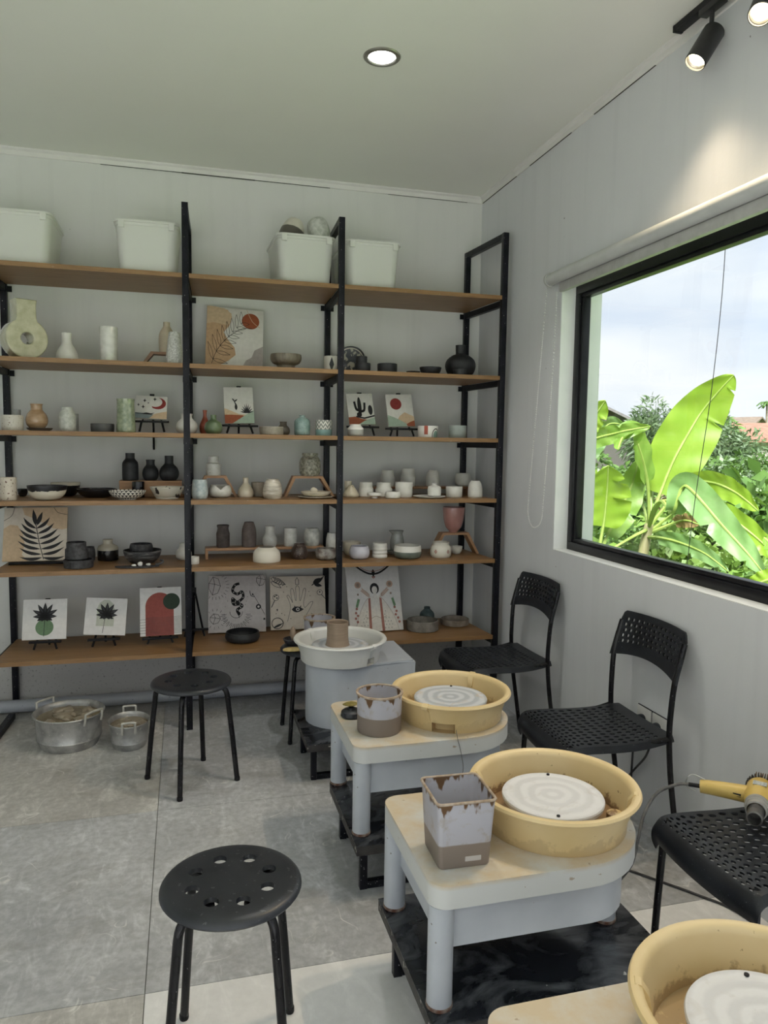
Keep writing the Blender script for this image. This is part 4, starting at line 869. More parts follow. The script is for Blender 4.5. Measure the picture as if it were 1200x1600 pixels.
def circ(cx, cy, r, n=32, asp=1, a0=0, a1=2*PI): return [(cx+r*math.cos(a0+(a1-a0)*k/n), cy+r*asp*math.sin(a0+(a1-a0)*k/n)) for k in range(n+(0 if a1-a0 > 6.28 else 1))]
def lens(bx, by, tx, ty, w, bend=0, n=8):
    d = Vector((tx-bx, ty-by)); L = d.length; p = Vector((-d.y, d.x))/L; A = []; B = []
    for k in range(n+1):
        s = k/n; c = Vector((bx, by))+d*s+p*bend*L*math.sin(PI*s); hw = w*math.sin(PI*s**.8)
        A.append(tuple(c+p*hw)); B.append(tuple(c-p*hw))
    return A+B[-2:0:-1]
def strk(pts, w):
    out = []
    for a, b in zip(pts, pts[1:]):
        a, b = Vector(a), Vector(b); d = (b-a).normalized(); p = Vector((-d.y, d.x))*w/2; d = d*w*.3
        out.append([tuple(a-d+p), tuple(a-d-p), tuple(b+d-p), tuple(b+d+p)])
    return out
def arcp(cx, cy, r, a0, a1, n=14): return [(cx+r*math.cos(a0+(a1-a0)*k/n), cy+r*math.sin(a0+(a1-a0)*k/n)) for k in range(n+1)]
def curve2(pts, n=6): return [(v.x, v.y) for v in catmull([Vector((a, b, 0)) for a, b in pts], n)]
def canvas(label, x, y, z, w, h, lean, layers, rz=0, rolla=0, mat=CANVAS, th=.016):
    z += .0006
    o = link('painted_canvas', boxmesh(-w/2, w/2, 0, th, 0, h, .0015), mat)
    R = Matrix.Rotation(rz, 4, 'Z') @ Matrix.Rotation(-lean, 4, 'X') @ Matrix.Rotation(rolla, 4, 'Y')
    cs = [R @ Vector((a, b, c)) for a in (-w/2, w/2) for b in (0, th) for c in (0, h)]
    o.matrix_world = Matrix.Translation((x, y, z-min(c.z for c in cs))) @ R
    tag(o, label, 'painting')
    for i, (nm, key, polys) in enumerate(layers):
        bm = bmesh.new(); yy = -.0004*(i+1)
        for p in polys:
            vs = [bm.verts.new(((min(max(a, 0), 1)-.5)*w, yy, min(max(b, 0), 1)*h)) for a, b in p]
            try: bm.faces.new(vs)
            except ValueError: pass
        me = bpy.data.meshes.new(nm); bm.to_mesh(me); bm.free(); link(nm, me, INK[key], o)
    return o
def easel(label, x, y, z, zl, lw, hgt, lean, rz=0, back=.09, longback=0):
    e = thing('mini_easel', label, 'easel', (x, y, z), rz)
    bxo('ledge', (-lw/2, lw/2, -.014, .006, zl-.011, zl), BLACKPAINT, e, .001)
    tl = math.tan(lean)
    def bar(nm, a, b, w=.009):
        a, b = Vector(a), Vector(b); bm = bmesh.new(); tube(bm, [a, b], w*.62, 4); link(nm, finish(bm), BLACKPAINT, e)
    for s in (-1, 1):
        if zl > .03: bar('front_leg', (s*lw*.36, -.004, .0062), (s*lw*.30, .0, zl-.011))
        bar('side_post', (s*lw*.30, .03, max(zl-.012, .0075)), (s*.006, .026+tl*hgt+.004, zl+hgt*.93))
    if longback: link('back_leg', tubemesh([(0, back, -longback), (0, back-.004, .03), (0, .04+tl*hgt*.8, zl+hgt*.8)], .0056, 4), BLACKPAINT, e)
    else: bar('back_leg', (0, back, .0066), (0, .034+tl*hgt*.8, zl+hgt*.8))
    bxo('top_clip', (-.012, .012, tl*hgt+.018, tl*hgt+.032, zl+hgt+.0-.012, zl+hgt+.014), BLACKPAINT, e)
def palmfrond(cx, by, ty, n, ln, w, key='painted_leaf'):
    out = []
    for k in range(n):
        s = k/(n-1); y = by+(ty-by)*s*.86
        for sg in (-1, 1):
            l = ln*(1-.35*s)*(1 if k else .8)
            out.append(lens(cx, y, cx+sg*l*(.95-.45*s), y+l*(.10+.75*s), w, sg*.10))
    out.append(lens(cx, ty-.12, cx-.01, ty, w)); return out
# large leaf canvas
ls = []
for k in range(8):
    s = k/7; bx, by = .13+.5*s**1.1*.95, .12+.62*s**.8
    for sg, l in ((1, .26), (-1, .30)):
        ang = .75+(-.95 if sg > 0 else 1.15)*(1-.25*s); tip = (bx+l*(1-.45*s)*math.cos(ang), by+l*(1-.3*s)*math.sin(ang))
        q = lens(bx, by, *tip, .028); ls += strk(q+[q[0]], .006)
canvas('large canvas with tan shapes, a rust sun and a line-drawn leaf', -1.513, -.2, 1.892, .31, .365, .34, [
    ('painted_tan_shape', 'tan', [[(0, .98), (.12, 1), (.36, .96), (.44, .85), (.40, .70), (.30, .58), (.38, .46), (.50, .34), (.52, .22), (.40, .12), (.25, .03), (.12, .0), (0, 0)]]),
    ('painted_sand_shape', 'sand', [[(0, 1), (.10, 1), (.30, .98), (.43, .90), (.43, .76), (.36, .70), (.12, .73), (0, .70)]]),
    ('painted_grey_shape', 'grey', [[(.63, 0), (.70, .14), (.80, .20), (.85, .32), (1, .40), (1, 0)]]),
    ('painted_sun', 'rust', [circ(.77, .80, .155, 32, .85)]),
    ('painted_stem', 'black', strk(curve2([(.11, .05), (.2, .28), (.38, .5), (.62, .66), (.8, .68)]), .008)), ('painted_leaf_lines', 'black', ls),
    ('painted_line', 'sand', strk(curve2([(.70, .98), (.80, .80), (.94, .70)]), .008))], 0, .05)
# moon and stars
star = lambda x, y, r: [(x, y+r), (x+r*.22, y+r*.25), (x+r*.7, y), (x+r*.22, y-r*.25), (x, y-r), (x-r*.22, y-r*.25), (x-r*.7, y), (x-r*.22, y+r*.25)]
canvas('small canvas with a red crescent moon and black stars', -1.95, -.262, 1.611, .16, .132, .42, [
    ('painted_moon', 'deepred', [circ(.70, .68, .26, 20, 1, -2.3, 1.25)+circ(.62, .74, .22, 20, 1, 1.2, -2.1)]),
    ('painted_stars', 'black', [star(.28, .78, .09), star(.60, .86, .09), star(.24, .50, .09), star(.09, .58, .07), star(.40, .68, .05)]),
    ('painted_teal_hill', 'slate', [[(0, 0), (0, .24), (.3, .22), (.6, .18), (.8, .0)]]), ('painted_sand_hill', 'sand', [[(.45, 0), (.6, .2), (.8, .28), (1, .34), (1, 0)]]), ('painted_ridge', 'black', [[(0, .22), (.2, .20), (.35, .25), (.5, .22), (.62, .26), (.5, .16), (.3, .17), (0, .19)]])], 0, .04)
easel('black mini easel holding the moon canvas, back leg hanging low', -1.945, -.262, 1.544, .066, .175, .13, .42, 0, .236, .09)
# desert with agave
agv = lambda cx, cy, r, n, w, a0=.25, a1=PI-.25: [lens(cx, cy, cx+r*math.cos(a0+(a1-a0)*k/(n-1)), cy+r*(.75+.4*math.sin(a0+(a1-a0)*k/(n-1)))*math.sin(a0+(a1-a0)*k/(n-1)), w) for k in range(n)]
canvas('small canvas of a desert with a black flower and agave', -1.487, -.262, 1.598, .158, .205, .27, [
    ('painted_sand_hill', 'sand', [[(0, .22), (0, .42), (.25, .34), (.5, .25), (.72, .24), (.6, .1), (0, .1)]]), ('painted_rust_hill', 'rust', [[(0, 0), (0, .24), (.25, .24), (.6, .22), (.72, .18), (.4, 0)]]), ('painted_sage_hill', 'sage', [[(.25, 0), (.5, .12), (.75, .25), (1, .36), (1, 0)]]),
    ('painted_agave', 'black', agv(.76, .28, .24, 9, .018)), ('painted_flower', 'black', [lens(.40, .36, .40, .56, .045)]+strk([(.40, .5), (.34, .64)], .03)+[lens(.36, .60, .46, .67, .02), lens(.34, .62, .28, .69, .02)])], 0, -.03)
easel('black mini easel holding the desert canvas', -1.487, -.262, 1.544, .053, .195, .20, .27)
# cactus
canvas('small canvas with tall black cacti over rust sand', -.80, -.262, 1.604, .155, .185, .30, [
    ('painted_rust_hill', 'rust', [[(0, 0), (0, .24), (.25, .26), (.5, .18), (.9, .12), (.6, 0)]]), ('painted_sage_hill', 'sage', [[(.35, 0), (.6, .12), (1, .22), (1, 0)]]),
    ('painted_cactus', 'black', [circ(.46, .58, .075, 20, 4.1)]+strk(curve2([(.46, .45), (.33, .5), (.28, .72)]), .085)+strk(curve2([(.46, .42), (.62, .46), (.66, .68)]), .08)+[circ(.86, .46, .085, 20, 1.9), circ(.42, .32, .1, 20, .8)]+strk([(.3, .26), (.6, .2), (1, .27)], .05))], .05, -.05)
easel('black mini easel holding the cactus canvas', -.80, -.262, 1.544, .06, .19, .18, .30, .05)
# red sun and hills
canvas('small canvas with a dark red sun above green hills', -.567, -.262, 1.598, .16, .195, .30, [
    ('painted_sun', 'deepred', [circ(.36, .70, .215, 32, .83)]), ('painted_sand_hill', 'sand', [[(.2, 0), (.45, .32), (.66, .44), (.85, .36), (1, .30), (1, 0)]]), ('painted_sage_hill', 'sage', [[(0, 0), (0, .36), (.2, .30), (.45, .2), (.75, .05), (.78, 0)]]), ('painted_rust_hill', 'rust', [[(.68, .07), (.85, .14), (1, .18), (1, 0), (.72, 0)]])], .03, -.04)
easel('black mini easel holding the red sun canvas', -.567, -.262, 1.544, .053, .2, .19, .30, .03)
# palm leaf canvas
canvas('large tan canvas with a bold black palm frond', -2.533, -.268, .872, .305, .284, .33, [
    ('painted_tan_field', 'sand', [[(0, 0), (0, .60), (.10, .68), (.22, .66), (.30, .52), (.34, .3), (.30, .12), (.4, 0)], [(.28, 1), (.32, .86), (.5, .78), (.62, .70), (.78, .60), (.92, .58), (1, .60), (1, 1)]]),
    ('painted_lines', 'soot', strk(curve2([(0, .75), (.12, .85), (.16, 1)]), .008)+strk(curve2([(.78, 1), (.85, .9), (1, .86)]), .008)),
    ('painted_frond', 'black', [lens(.62-.12*s, .06+.60*s, .62-.12*s+sg*l*math.cos(a), .06+.60*s+l*math.sin(a), .030, -sg*.10) for s, l, a in ((0, .36, .05), (.10, .38, .35), (.26, .40, .42), (.42, .38, .50), (.58, .36, .56), (.74, .33, .66), (.90, .30, .80)) for sg in (-1, 1)]+[lens(.5, .66, .45, .97, .035), lens(.52, .66, .60, .92, .035)]+strk([(.64, .03), (.56, .35), (.50, .70)], .012))], 0, 0, CANVASB)
easel('black mini easel holding the palm frond canvas', -2.525, -.262, .8595, .0125, .26, .235, .33, 0, .18)
# agave canvases
def agave(cx, cy, r): return [lens(cx, cy, cx+r*math.cos(a)*k, cy+r*math.sin(a)*k, .05) for a, k in ((PI/2, 1.0), (1.05, 1.0), (2.09, 1.0), (.5, .95), (2.64, .95), (-.05, .8), (3.19, .8), (-.6, .62), (3.74, .62), (-1.05, .45), (4.2, .45))]
def agave_hl(cx, cy, r): return [lens(cx+r*.3*math.cos(a), cy+r*.3*math.sin(a), cx+r*k*.85*math.cos(a), cy+r*k*.85*math.sin(a), .016) for a, k in ((PI/2, 1.0), (1.05, 1.0), (2.09, 1.0), (.5, .95), (2.64, .95), (-.05, .8), (3.19, .8))]
canvas('small white canvas with a dark agave over a green circle', -2.491, -.31, .467, .214, .208, .30, [
    ('painted_circle', 'green', [circ(.50, .30, .205)]), ('painted_stem', 'black', strk([(.49, .08), (.50, .60)], .012)), ('painted_agave', 'black', agave(.50, .58, .34)), ('painted_highlights', 'soot', agave_hl(.50, .58, .34))], -.05, 0, CANVASW)
easel('black mini easel under the green circle canvas', -2.485, -.31, .415, .0515, .155, .19, .30, -.05)
canvas('small white canvas with a dark agave over a striped arch', -2.198, -.31, .468, .207, .195, .30, [
    ('painted_arch', 'stripe', [[(.28, .24), (.28, .72), (.33, .86), (.44, .95), (.56, .94), (.66, .84), (.70, .70), (.70, .24)]]), ('painted_arch_gaps', 'pale', [q for k in range(13) for q in strk([(.30+.031*k, .24), (.30+.031*k, .93-1.9*(.49-.30-.031*k)**2)], .008)]), ('painted_stem', 'black', strk([(.45, .06), (.49, .5)], .012)), ('painted_agave', 'black', agave(.52, .55, .33)), ('painted_highlights', 'soot', agave_hl(.52, .55, .33))], 0, .07, CANVASW)
easel('black mini easel under the striped arch canvas', -2.2, -.31, .415, .049, .16, .18, .30)
canvas('canvas with a brick red arch, fine lines and a dark green disc', -1.91, -.31, .458, .215, .258, .28, [
    ('painted_arch', 'red', [[(.13, 0), (.13, .62)]+circ(.47, .60, .34, 24, .86, PI, 0)+[(.81, 0)]]), ('painted_disc', 'dark', [circ(.76, .70, .205, 32, .83)]),
    ('painted_lines', 'soot', [q for k in range(13) for q in strk([(0 if k % 2 else .13, .03+.028*k), (.3, .04+.028*k), (.6, .03+.028*k), (1, .045+.028*k)], .006)])], .04, 0, CANVASW)
easel('black mini easel under the red arch canvas', -1.915, -.31, .415, .041, .185, .24, .28, .04)
easel('empty black mini easel behind the steel post on the lowest shelf', -1.735, -.20, .415, .05, .15, .20, .30, 0)
# snake canvas
sn = curve2([(.55, .83), (.46, .80), (.42, .70), (.50, .64), (.58, .68), (.60, .58), (.50, .50), (.42, .56), (.44, .46), (.55, .46), (.58, .42), (.50, .36), (.53, .28)], 6)
sn = [(a, .03+b) for a, b in sn]
rays = [q for k in range(25) for q in strk([(.48+(.19 if k % 2 else .17)*math.cos(PI+PI*k/24), .31+.17*math.sin(PI+PI*k/24)), (.48+(.28 if k % 2 else .25)*math.cos(PI+PI*k/24), .31+(.26 if k % 2 else .23)*math.sin(PI+PI*k/24))], .007)]
gem = lambda cx, cy, w, h: strk([(cx-w, cy+h*.3), (cx-w*.3, cy+h), (cx+w*.6, cy+h*.8), (cx+w, cy), (cx+w*.5, cy-h*.8), (cx-w*.4, cy-h), (cx-w, cy-h*.3), (cx-w, cy+h*.3), (cx, cy+h*.2), (cx+w, cy)], .007)+strk([(cx-w*.3, cy+h), (cx, cy+h*.2), (cx-w*.4, cy-h)], .007)
tick = lambda cx, cy, r0, r1, a0, a1, n: [q for k in range(n) for q in strk([(cx+r0*math.cos(a0+(a1-a0)*k/(n-1)), cy+r0*math.sin(a0+(a1-a0)*k/(n-1))), (cx+r1*math.cos(a0+(a1-a0)*k/(n-1)), cy+r1*math.sin(a0+(a1-a0)*k/(n-1)))], .006)]
canvas('pinkish canvas with a coiled black snake above sun rays', -1.498, -.17, .415, .325, .325, .33, [
    ('painted_snake', 'black', strk(sn[2:], .046)+[circ(.53, .33, .026, 16)]+strk([(.53, .31), (.53, .25)], .01)), ('painted_scales', 'pale', [circ(*sn[k], .009, 10) for k in range(6, len(sn)-4, 4)]),
    ('painted_rays', 'black', rays+strk(arcp(.48, .36, .11, PI, 2*PI), .008)), ('painted_crystals', 'black', gem(.11, .82, .10, .16)+gem(.12, .24, .09, .09)+gem(.92, .92, .08, .11)+tick(.11, .82, .20, .25, -2.0, .9, 12)+tick(.12, .24, .14, .18, 0, 6, 14)),
    ('painted_planet_disc', 'black', [circ(.87, .44, .045, 20)]), ('painted_orbit', 'black', strk([(.77, .68), (.98, .30)], .007)+[circ(.77, .66, .015, 10), circ(.97, .22, .018, 10)]+strk(curve2([(.72, .72), (.74, .64), (.80, .62)]), .012)+[circ(a, b, .006, 8) for a, b in ((.3, .62), (.33, .55), (.29, .45), (.66, .72), (.68, .62), (.64, .48), (.66, .54))]),
    ('painted_orbit_centre', 'pale', [circ(.87, .44, .02, 16)])], 0, .02, CANVASP)
# hand canvas
fingers = [[(.30, .15), (.36, .40), (.33, .55), (.30, .62), (.33, .64), (.38, .55), (.40, .50), (.37, .68), (.38, .76), (.42, .74), (.45, .55), (.47, .56), (.46, .76), (.49, .82), (.53, .76), (.53, .56), (.55, .55), (.60, .74), (.64, .76), (.64, .68), (.60, .50), (.62, .40), (.72, .50), (.77, .50), (.70, .36), (.62, .22), (.60, .10)]]
mush = lambda cx, cy, r: [circ(cx, cy, r, 16)]
canvas('cream canvas with an outlined hand, an eye and a crescent', -1.146, -.17, .415, .325, .312, .33, [
    ('painted_hand', 'soot', [q for p in fingers for q in strk(curve2(p, 3), .007)]), ('painted_eye', 'black', [lens(.38, .37, .60, .37, .055)]+strk(arcp(.49, .45, .06, PI+.3, 2*PI-.3), .016)), ('painted_iris', 'pale', [circ(.49, .37, .032, 18)]), ('painted_pupil', 'black', [circ(.49, .37, .017, 14)]),
    ('painted_feather', 'soot', strk(lens(.02, .97, .28, .84, .05)+[(.02, .97)], .009)+strk(lens(.02, .90, .20, .78, .035)+[(.02, .90)], .009)+[q for k in range(5) for q in strk([(.06+.04*k, .99-.02*k), (.10+.04*k, .93-.02*k), (.06+.04*k, .90-.02*k)], .012)]),
    ('painted_mushrooms', 'soot', strk(circ(.10, .60, .055, 14)+[(.155, .60)], .008)+strk([(.08, .55), (.02, .42)], .014)+strk(circ(.90, .68, .05, 14)+[(.95, .68)], .008)+strk([(.93, .64), (1, .56)], .014)+[circ(.08, .62, .015, 8), circ(.12, .59, .015, 8), circ(.90, .69, .015, 8), circ(.11, .64, .012, 8)]),
    ('painted_moth', 'black', [lens(.78, .86, .97, .95, .05), lens(.80, .84, .95, .80, .035)]+strk([(.76, .82), (.98, .98)], .018)), ('painted_bell', 'soot', strk([(.46, .84), (.46, .92), (.49, .97), (.52, .92), (.52, .84), (.46, .84)], .008)),
    ('painted_planet', 'black', strk(circ(.12, .12, .10, 18)+[(.22, .12)], .012)+[lens(.05, .04, .22, .12, .02), star(.12, .37, .03)]+[circ(a, b, .008, 8) for a, b in ((.2, .3), (.25, .27), (.1, .3), (.36, .20), (.66, .18), (.74, .28), (.70, .70), (.72, .62), (.24, .7), (.3, .8))])], 0, .015, CANVASB)
# woman in a robe
flw = lambda cx, cy, r: [circ(cx+r*.55*math.cos(2*PI*k/6), cy+r*.55*math.sin(2*PI*k/6), r*.5, 10) for k in range(6)]
fern = lambda bx, by, tx, ty: [q for k in range(6) for q in (lens(bx+(tx-bx)*k/6, by+(ty-by)*k/6, bx+(tx-bx)*(k+1.3)/6-(ty-by)*.18, by+(ty-by)*(k+1.3)/6+(tx-bx)*.18, .008), lens(bx+(tx-bx)*k/6, by+(ty-by)*k/6, bx+(tx-bx)*(k+1.3)/6+(ty-by)*.18, by+(ty-by)*(k+1.3)/6-(tx-bx)*.18, .008))]
canvas('tall canvas with a faceless dark haired woman in a patterned robe', -.708, -.30, .415, .325, .395, .33, [
    ('painted_robe', 'pale', [[(.10, 0), (.18, .22), (.30, .42), (.40, .52), (.60, .52), (.70, .42), (.84, .22), (.92, 0)]]), ('painted_robe_outline', 'taupe', strk(curve2([(.10, 0), (.18, .22), (.30, .42), (.42, .52)]), .005)+strk(curve2([(.60, .52), (.70, .42), (.84, .22), (.92, 0)]), .005)+strk(curve2([(.30, .22), (.4, .19), (.5, .22), (.6, .19), (.70, .22)]), .006)),
    ('painted_robe_dots', 'slate', [lens(.2+.058*i+.02*(j % 2), .03+.05*j, .2+.058*i+.02*(j % 2), .055+.05*j, .006) for j in range(8) for i in range(11) if (.15+.03*j) < .2+.058*i < (.86-.035*j) and not (.36 < .2+.058*i < .64)]),
    ('painted_bands', 'rose', [[(.36, .0), (.38, .48), (.42, .50), (.41, 0)], [(.60, 0), (.59, .50), (.63, .48), (.65, 0)]]),
    ('painted_hair', 'black', [circ(.51, .63, .085, 20, .98)]), ('painted_face', 'pale', [circ(.51, .61, .052, 18, 1.1), [(.48, .56), (.54, .56), (.55, .50), (.47, .50)]]), ('painted_bun_lines', 'soot', [[(.505, .66), (.515, .66), (.512, .71), (.508, .71)]]),
    ('painted_bird', 'black', strk(curve2([(.18, .985), (.28, .92), (.40, .865), (.51, .85), (.62, .865), (.74, .92), (.84, .985)]), .028)+[lens(.51, .92, .51, .80, .03)]), ('painted_bird_edge', 'rose', strk(curve2([(.24, .985), (.34, .92), (.44, .895), (.51, .89), (.58, .895), (.68, .92), (.78, .985)]), .008)+[lens(.48, .82, .51, .78, .012), lens(.54, .82, .51, .78, .012)]),
    ('painted_rosette', 'blush', [circ(.20, .69, .06, 20, .82)]), ('painted_rosette', 'blush', [circ(.80, .69, .06, 20, .82)]), ('painted_rosette_hearts', 'taupe', flw(.20, .69, .03)+flw(.80, .69, .03)+[circ(.19, .55, .018, 10), circ(.81, .55, .018, 10)]),
    ('painted_ferns', 'blush', fern(.40, .52, .26, .62)+fern(.62, .52, .76, .62)), ('painted_stems', 'leafgreen', fern(.15, .36, .20, .48)+fern(.87, .36, .83, .48)),
    ('painted_blossoms', 'rose', [q for a, b in ((.15, .34), (.13, .28), (.16, .24), (.12, .20), (.15, .15), (.86, .34), (.89, .28), (.87, .23), (.91, .18), (.93, .12)) for q in [circ(a, b, .022, 10, .85)]])], .05, 0, CANVASW)

# ---------------------------------------------------------------- round stools
STOOLTOP = M('scuffed_black_plastic', (.013, .016, .021), (.026, .029, .036), 7, .36, spec=.5, speck=((.075, .08, .088), 70, .67), bump=.1, bscale=400)
def stool_meshes():
    bm = bmesh.new(); R, rr, hr = .146, .098, .0185
    ring_o = [bm.verts.new((R*math.cos(2*PI*k/48), R*math.sin(2*PI*k/48), .45)) for k in range(48)]
    ed = [bm.edges.new((ring_o[k], ring_o[(k+1) % 48])) for k in range(48)]
    holes = []
    for j in range(8):
        a = 2*PI*(j+.5)/8; cx, cy = rr*math.cos(a), rr*math.sin(a)
        vs = [bm.verts.new((cx+hr*math.cos(2*PI*k/16), cy+hr*math.sin(2*PI*k/16), .45)) for k in range(16)]
        ed += [bm.edges.new((vs[k], vs[(k+1) % 16])) for k in range(16)]; holes.append(vs)
    bmesh.ops.triangle_fill(bm, use_beauty=True, use_dissolve=False, edges=ed, normal=(0, 0, 1))
    for vs in holes:      # hole walls
        lo = [bm.verts.new((v.co.x, v.co.y, .438)) for v in vs]
        for k in range(16): bm.faces.new((vs[k], vs[(k+1) % 16], lo[(k+1) % 16], lo[k]))
    prof = [(.160, .4488), (.168, .4455), (.1725, .440), (.1735, .434), (.170, .429), (.165, .430), (.160, .4365), (.146, .438)]
    prev = ring_o
    for q, z in prof:
        cur = [bm.verts.new((q*math.cos(2*PI*k/48), q*math.sin(2*PI*k/48), z)) for k in range(48)]
        for k in range(48): bm.faces.new((prev[k], prev[(k+1) % 48], cur[(k+1) % 48], cur[k]))
        prev = cur
    # underside with the same holes
    ed = [bm.edges.get((prev[k], prev[(k+1) % 48])) for k in range(48)]
    for vs in holes:
        lo = [next(e.other_vert(v) for e in v.link_edges if e.other_vert(v).co.z < .4385 and abs(e.other_vert(v).co.x-v.co.x) < 1e-6) for v in vs]
        ed += [bm.edges.get((lo[k], lo[(k+1) % 16])) for k in range(16)]
    bmesh.ops.triangle_fill(bm, use_beauty=True, use_dissolve=False, edges=ed, normal=(0, 0, -1))
    top = finish(bm, 'stool_top', 40)
    leg = tubemesh([(.06, 0, .418), (.115, 0, .418), (.138, 0, .414), (.151, 0, .402), (.158, 0, .38), (.163, 0, .34), (.180, 0, .2), (.200, 0, .006)], .0115, 14, 2)
    foot = lathemesh([(0, 0), (.0115, 0), (.0126, .003), (.0126, .014), (.0116, .016)], 14)
    return top, leg, foot
st, sl, sf = stool_meshes()
def stool(label, x, y, rz, s=1.0):
    e = thing('round_stool', label, 'stool', (x, y, 0), rz, 'round black stools'); e.scale = (s, s, 1.022)
    link('seat', st, STOOLTOP if not st.materials else None, e)
    for k in range(4):
        l = link('leg', sl, BLACKMET if not sl.materials else None, e, None, (0, 0, PI/2*k+PI/4))
        link('foot', sf, BLACKPAINT if not sf.materials else None, l, (.2004, 0, 0))
stool('round black stool with ring of holes, nearest the camera', -1.683, -2.675, -.157, .965)
stool('round black stool standing by the two aluminium pots', -1.761, -1.095, .52, 1.0)
stool('round black stool holding the slip bucket behind the white wheel', -1.155, -.668, 0.02, .93)

# ---------------------------------------------------------------- perforated chairs
CHPLAS = M('black_chair_plastic', (.010, .012, .016), (.020, .023, .029), 8, .36, spec=.35, speck=((.25, .25, .26), 200, .725), bump=.12, bscale=500)
def perforated(surf, nu, nv, hole, stagger, r=.30, border=None):
    """grid of cells over surf(u,v); cells where hole(i,j) carry a round opening"""
    bm = bmesh.new(); cache = {}
    def V(u, v):
        k = (round(u, 5), round(v, 5))
        if k not in cache: cache[k] = bm.verts.new(surf(u, v))
        return cache[k]
    for i in range(nu):
        for j in range(nv):
            u0, u1, v0, v1 = i/nu, (i+1)/nu, j/nv, (j+1)/nv; um, vm = (u0+u1)/2, (v0+v1)/2
            sq = [V(u0, v0), V(um, v0), V(u1, v0), V(u1, vm), V(u1, v1), V(um, v1), V(u0, v1), V(u0, vm)]
            if hole(i, j):
                oc = []
                for k in range(8):
                    a = 2*PI*k/8+PI*1.25; oc.append(V(um+r/nu*math.cos(a)*1.15, vm+(r*math.sin(a)+(.12 if i % 2 else -.12))/nv))
                for k in range(8): bm.faces.new((sq[k], sq[(k+1) % 8], oc[(k+1) % 8], oc[k]))
            else:
                c = V(um, vm)
                for k in range(8): bm.faces.new((sq[k], sq[(k+1) % 8], c))
    return bm
def solid(bm, th, sharp=50):
    """give the sheet a thickness"""
    bmesh.ops.recalc_face_normals(bm, faces=bm.faces); bm.normal_update()
    if sum(f.normal.z for f in bm.faces) < 0: bmesh.ops.reverse_faces(bm, faces=bm.faces); bm.normal_update()
    bmesh.ops.solidify(bm, geom=list(bm.faces), thickness=th)
    return finish(bm, 'sheet', sharp)
SEATP = [Vector(p) for p in [(-.232, 0, .372), (-.236, 0, .400), (-.228, 0, .430), (-.205, 0, .448), (-.17, 0, .453), (-.10, 0, .451), (0, 0, .446), (.09, 0, .447), (.17, 0, .455), (.21, 0, .458)]]
SEATC = catmull(SEATP, 6)
def seat_surf(u, v):
    t = u*(len(SEATC)-1); i = min(int(t), len(SEATC)-2); p = SEATC[i].lerp(SEATC[i+1], t-i)
    w = .208-.02*max(0, (u-.55)/.45)**2-.012*max(0, (.2-u)/.2)**2; s = 2*v-1
    return Vector((p.x+.015*max(0, 1-u*3)*(s*s), s*w, p.z+.004*(1-s*s)*-1-.022*max(0, abs(s)-.93)/.07))
def back_surf(u, v):      # u upward, v across
    s = 2*v-1; z = .655+.185*u; lo = .03*(1-s*s)*(1-u); rc = max(0, abs(s)-.86)/.14
    z = z+lo-.032*rc*rc*max(0, u-.5)*2+.004*(1-s*s)*u
    return Vector((.188+.045*u+.030*(1-s*s)-.006, s*(.214-.006*u-.004*rc*u), z))
seat_me = solid(perforated(seat_surf, 24, 15, lambda i, j: 7 <= i <= 20 and 1 <= j <= 13, True, .30), .006)
back_me = solid(perforated(back_surf, 8, 15, lambda i, j: 2 <= i <= 6 and 1 <= j <= 13, True, .30), .008)
rear_me = {s: tubemesh([(.245, s*.192, .0), (.222, s*.192, .15), (.196, s*.192, .32), (.184, s*.192, .46), (.185, s*.194, .56), (.192, s*.198, .66), (.21, s*.200, .74), (.226, s*.198, .80)], .0105, 12, 3) for s in (-1, 1)}
front_me = {s: tubemesh([(-.196, s*.17, .436), (-.205, s*.178, .40), (-.216, s*.19, 0)], .0105, 12, 2) for s in (-1, 1)}
side_me = {s: tubemesh([(-.196, s*.17, .436), (-.15, s*.172, .437), (.0, s*.176, .432), (.10, s*.182, .437), (.183, s*.192, .45)], .0095, 10, 3) for s in (-1, 1)}
def chair(label, x, y, rz):
    e = thing('perforated_chair', label, 'chair', (x, y, 0), rz, 'black perforated chairs along the window wall')
    link('seat', seat_me, CHPLAS if not seat_me.materials else None, e); link('backrest', back_me, CHPLAS if not back_me.materials else None, e)
    for s in (-1, 1):
        for nm, d in (('leg', rear_me), ('leg', front_me), ('side_rail', side_me)): link(nm, d[s], BLACKMET if not d[s].materials else None, e)
chair('black perforated chair in the corner beside the shelving', -.275, -1.01, .04)
chair('black perforated chair in front of the wall sockets', -.275, -1.955, 0)
chair('black perforated chair with the yellow heat gun on it', -.262, -2.825, 0)

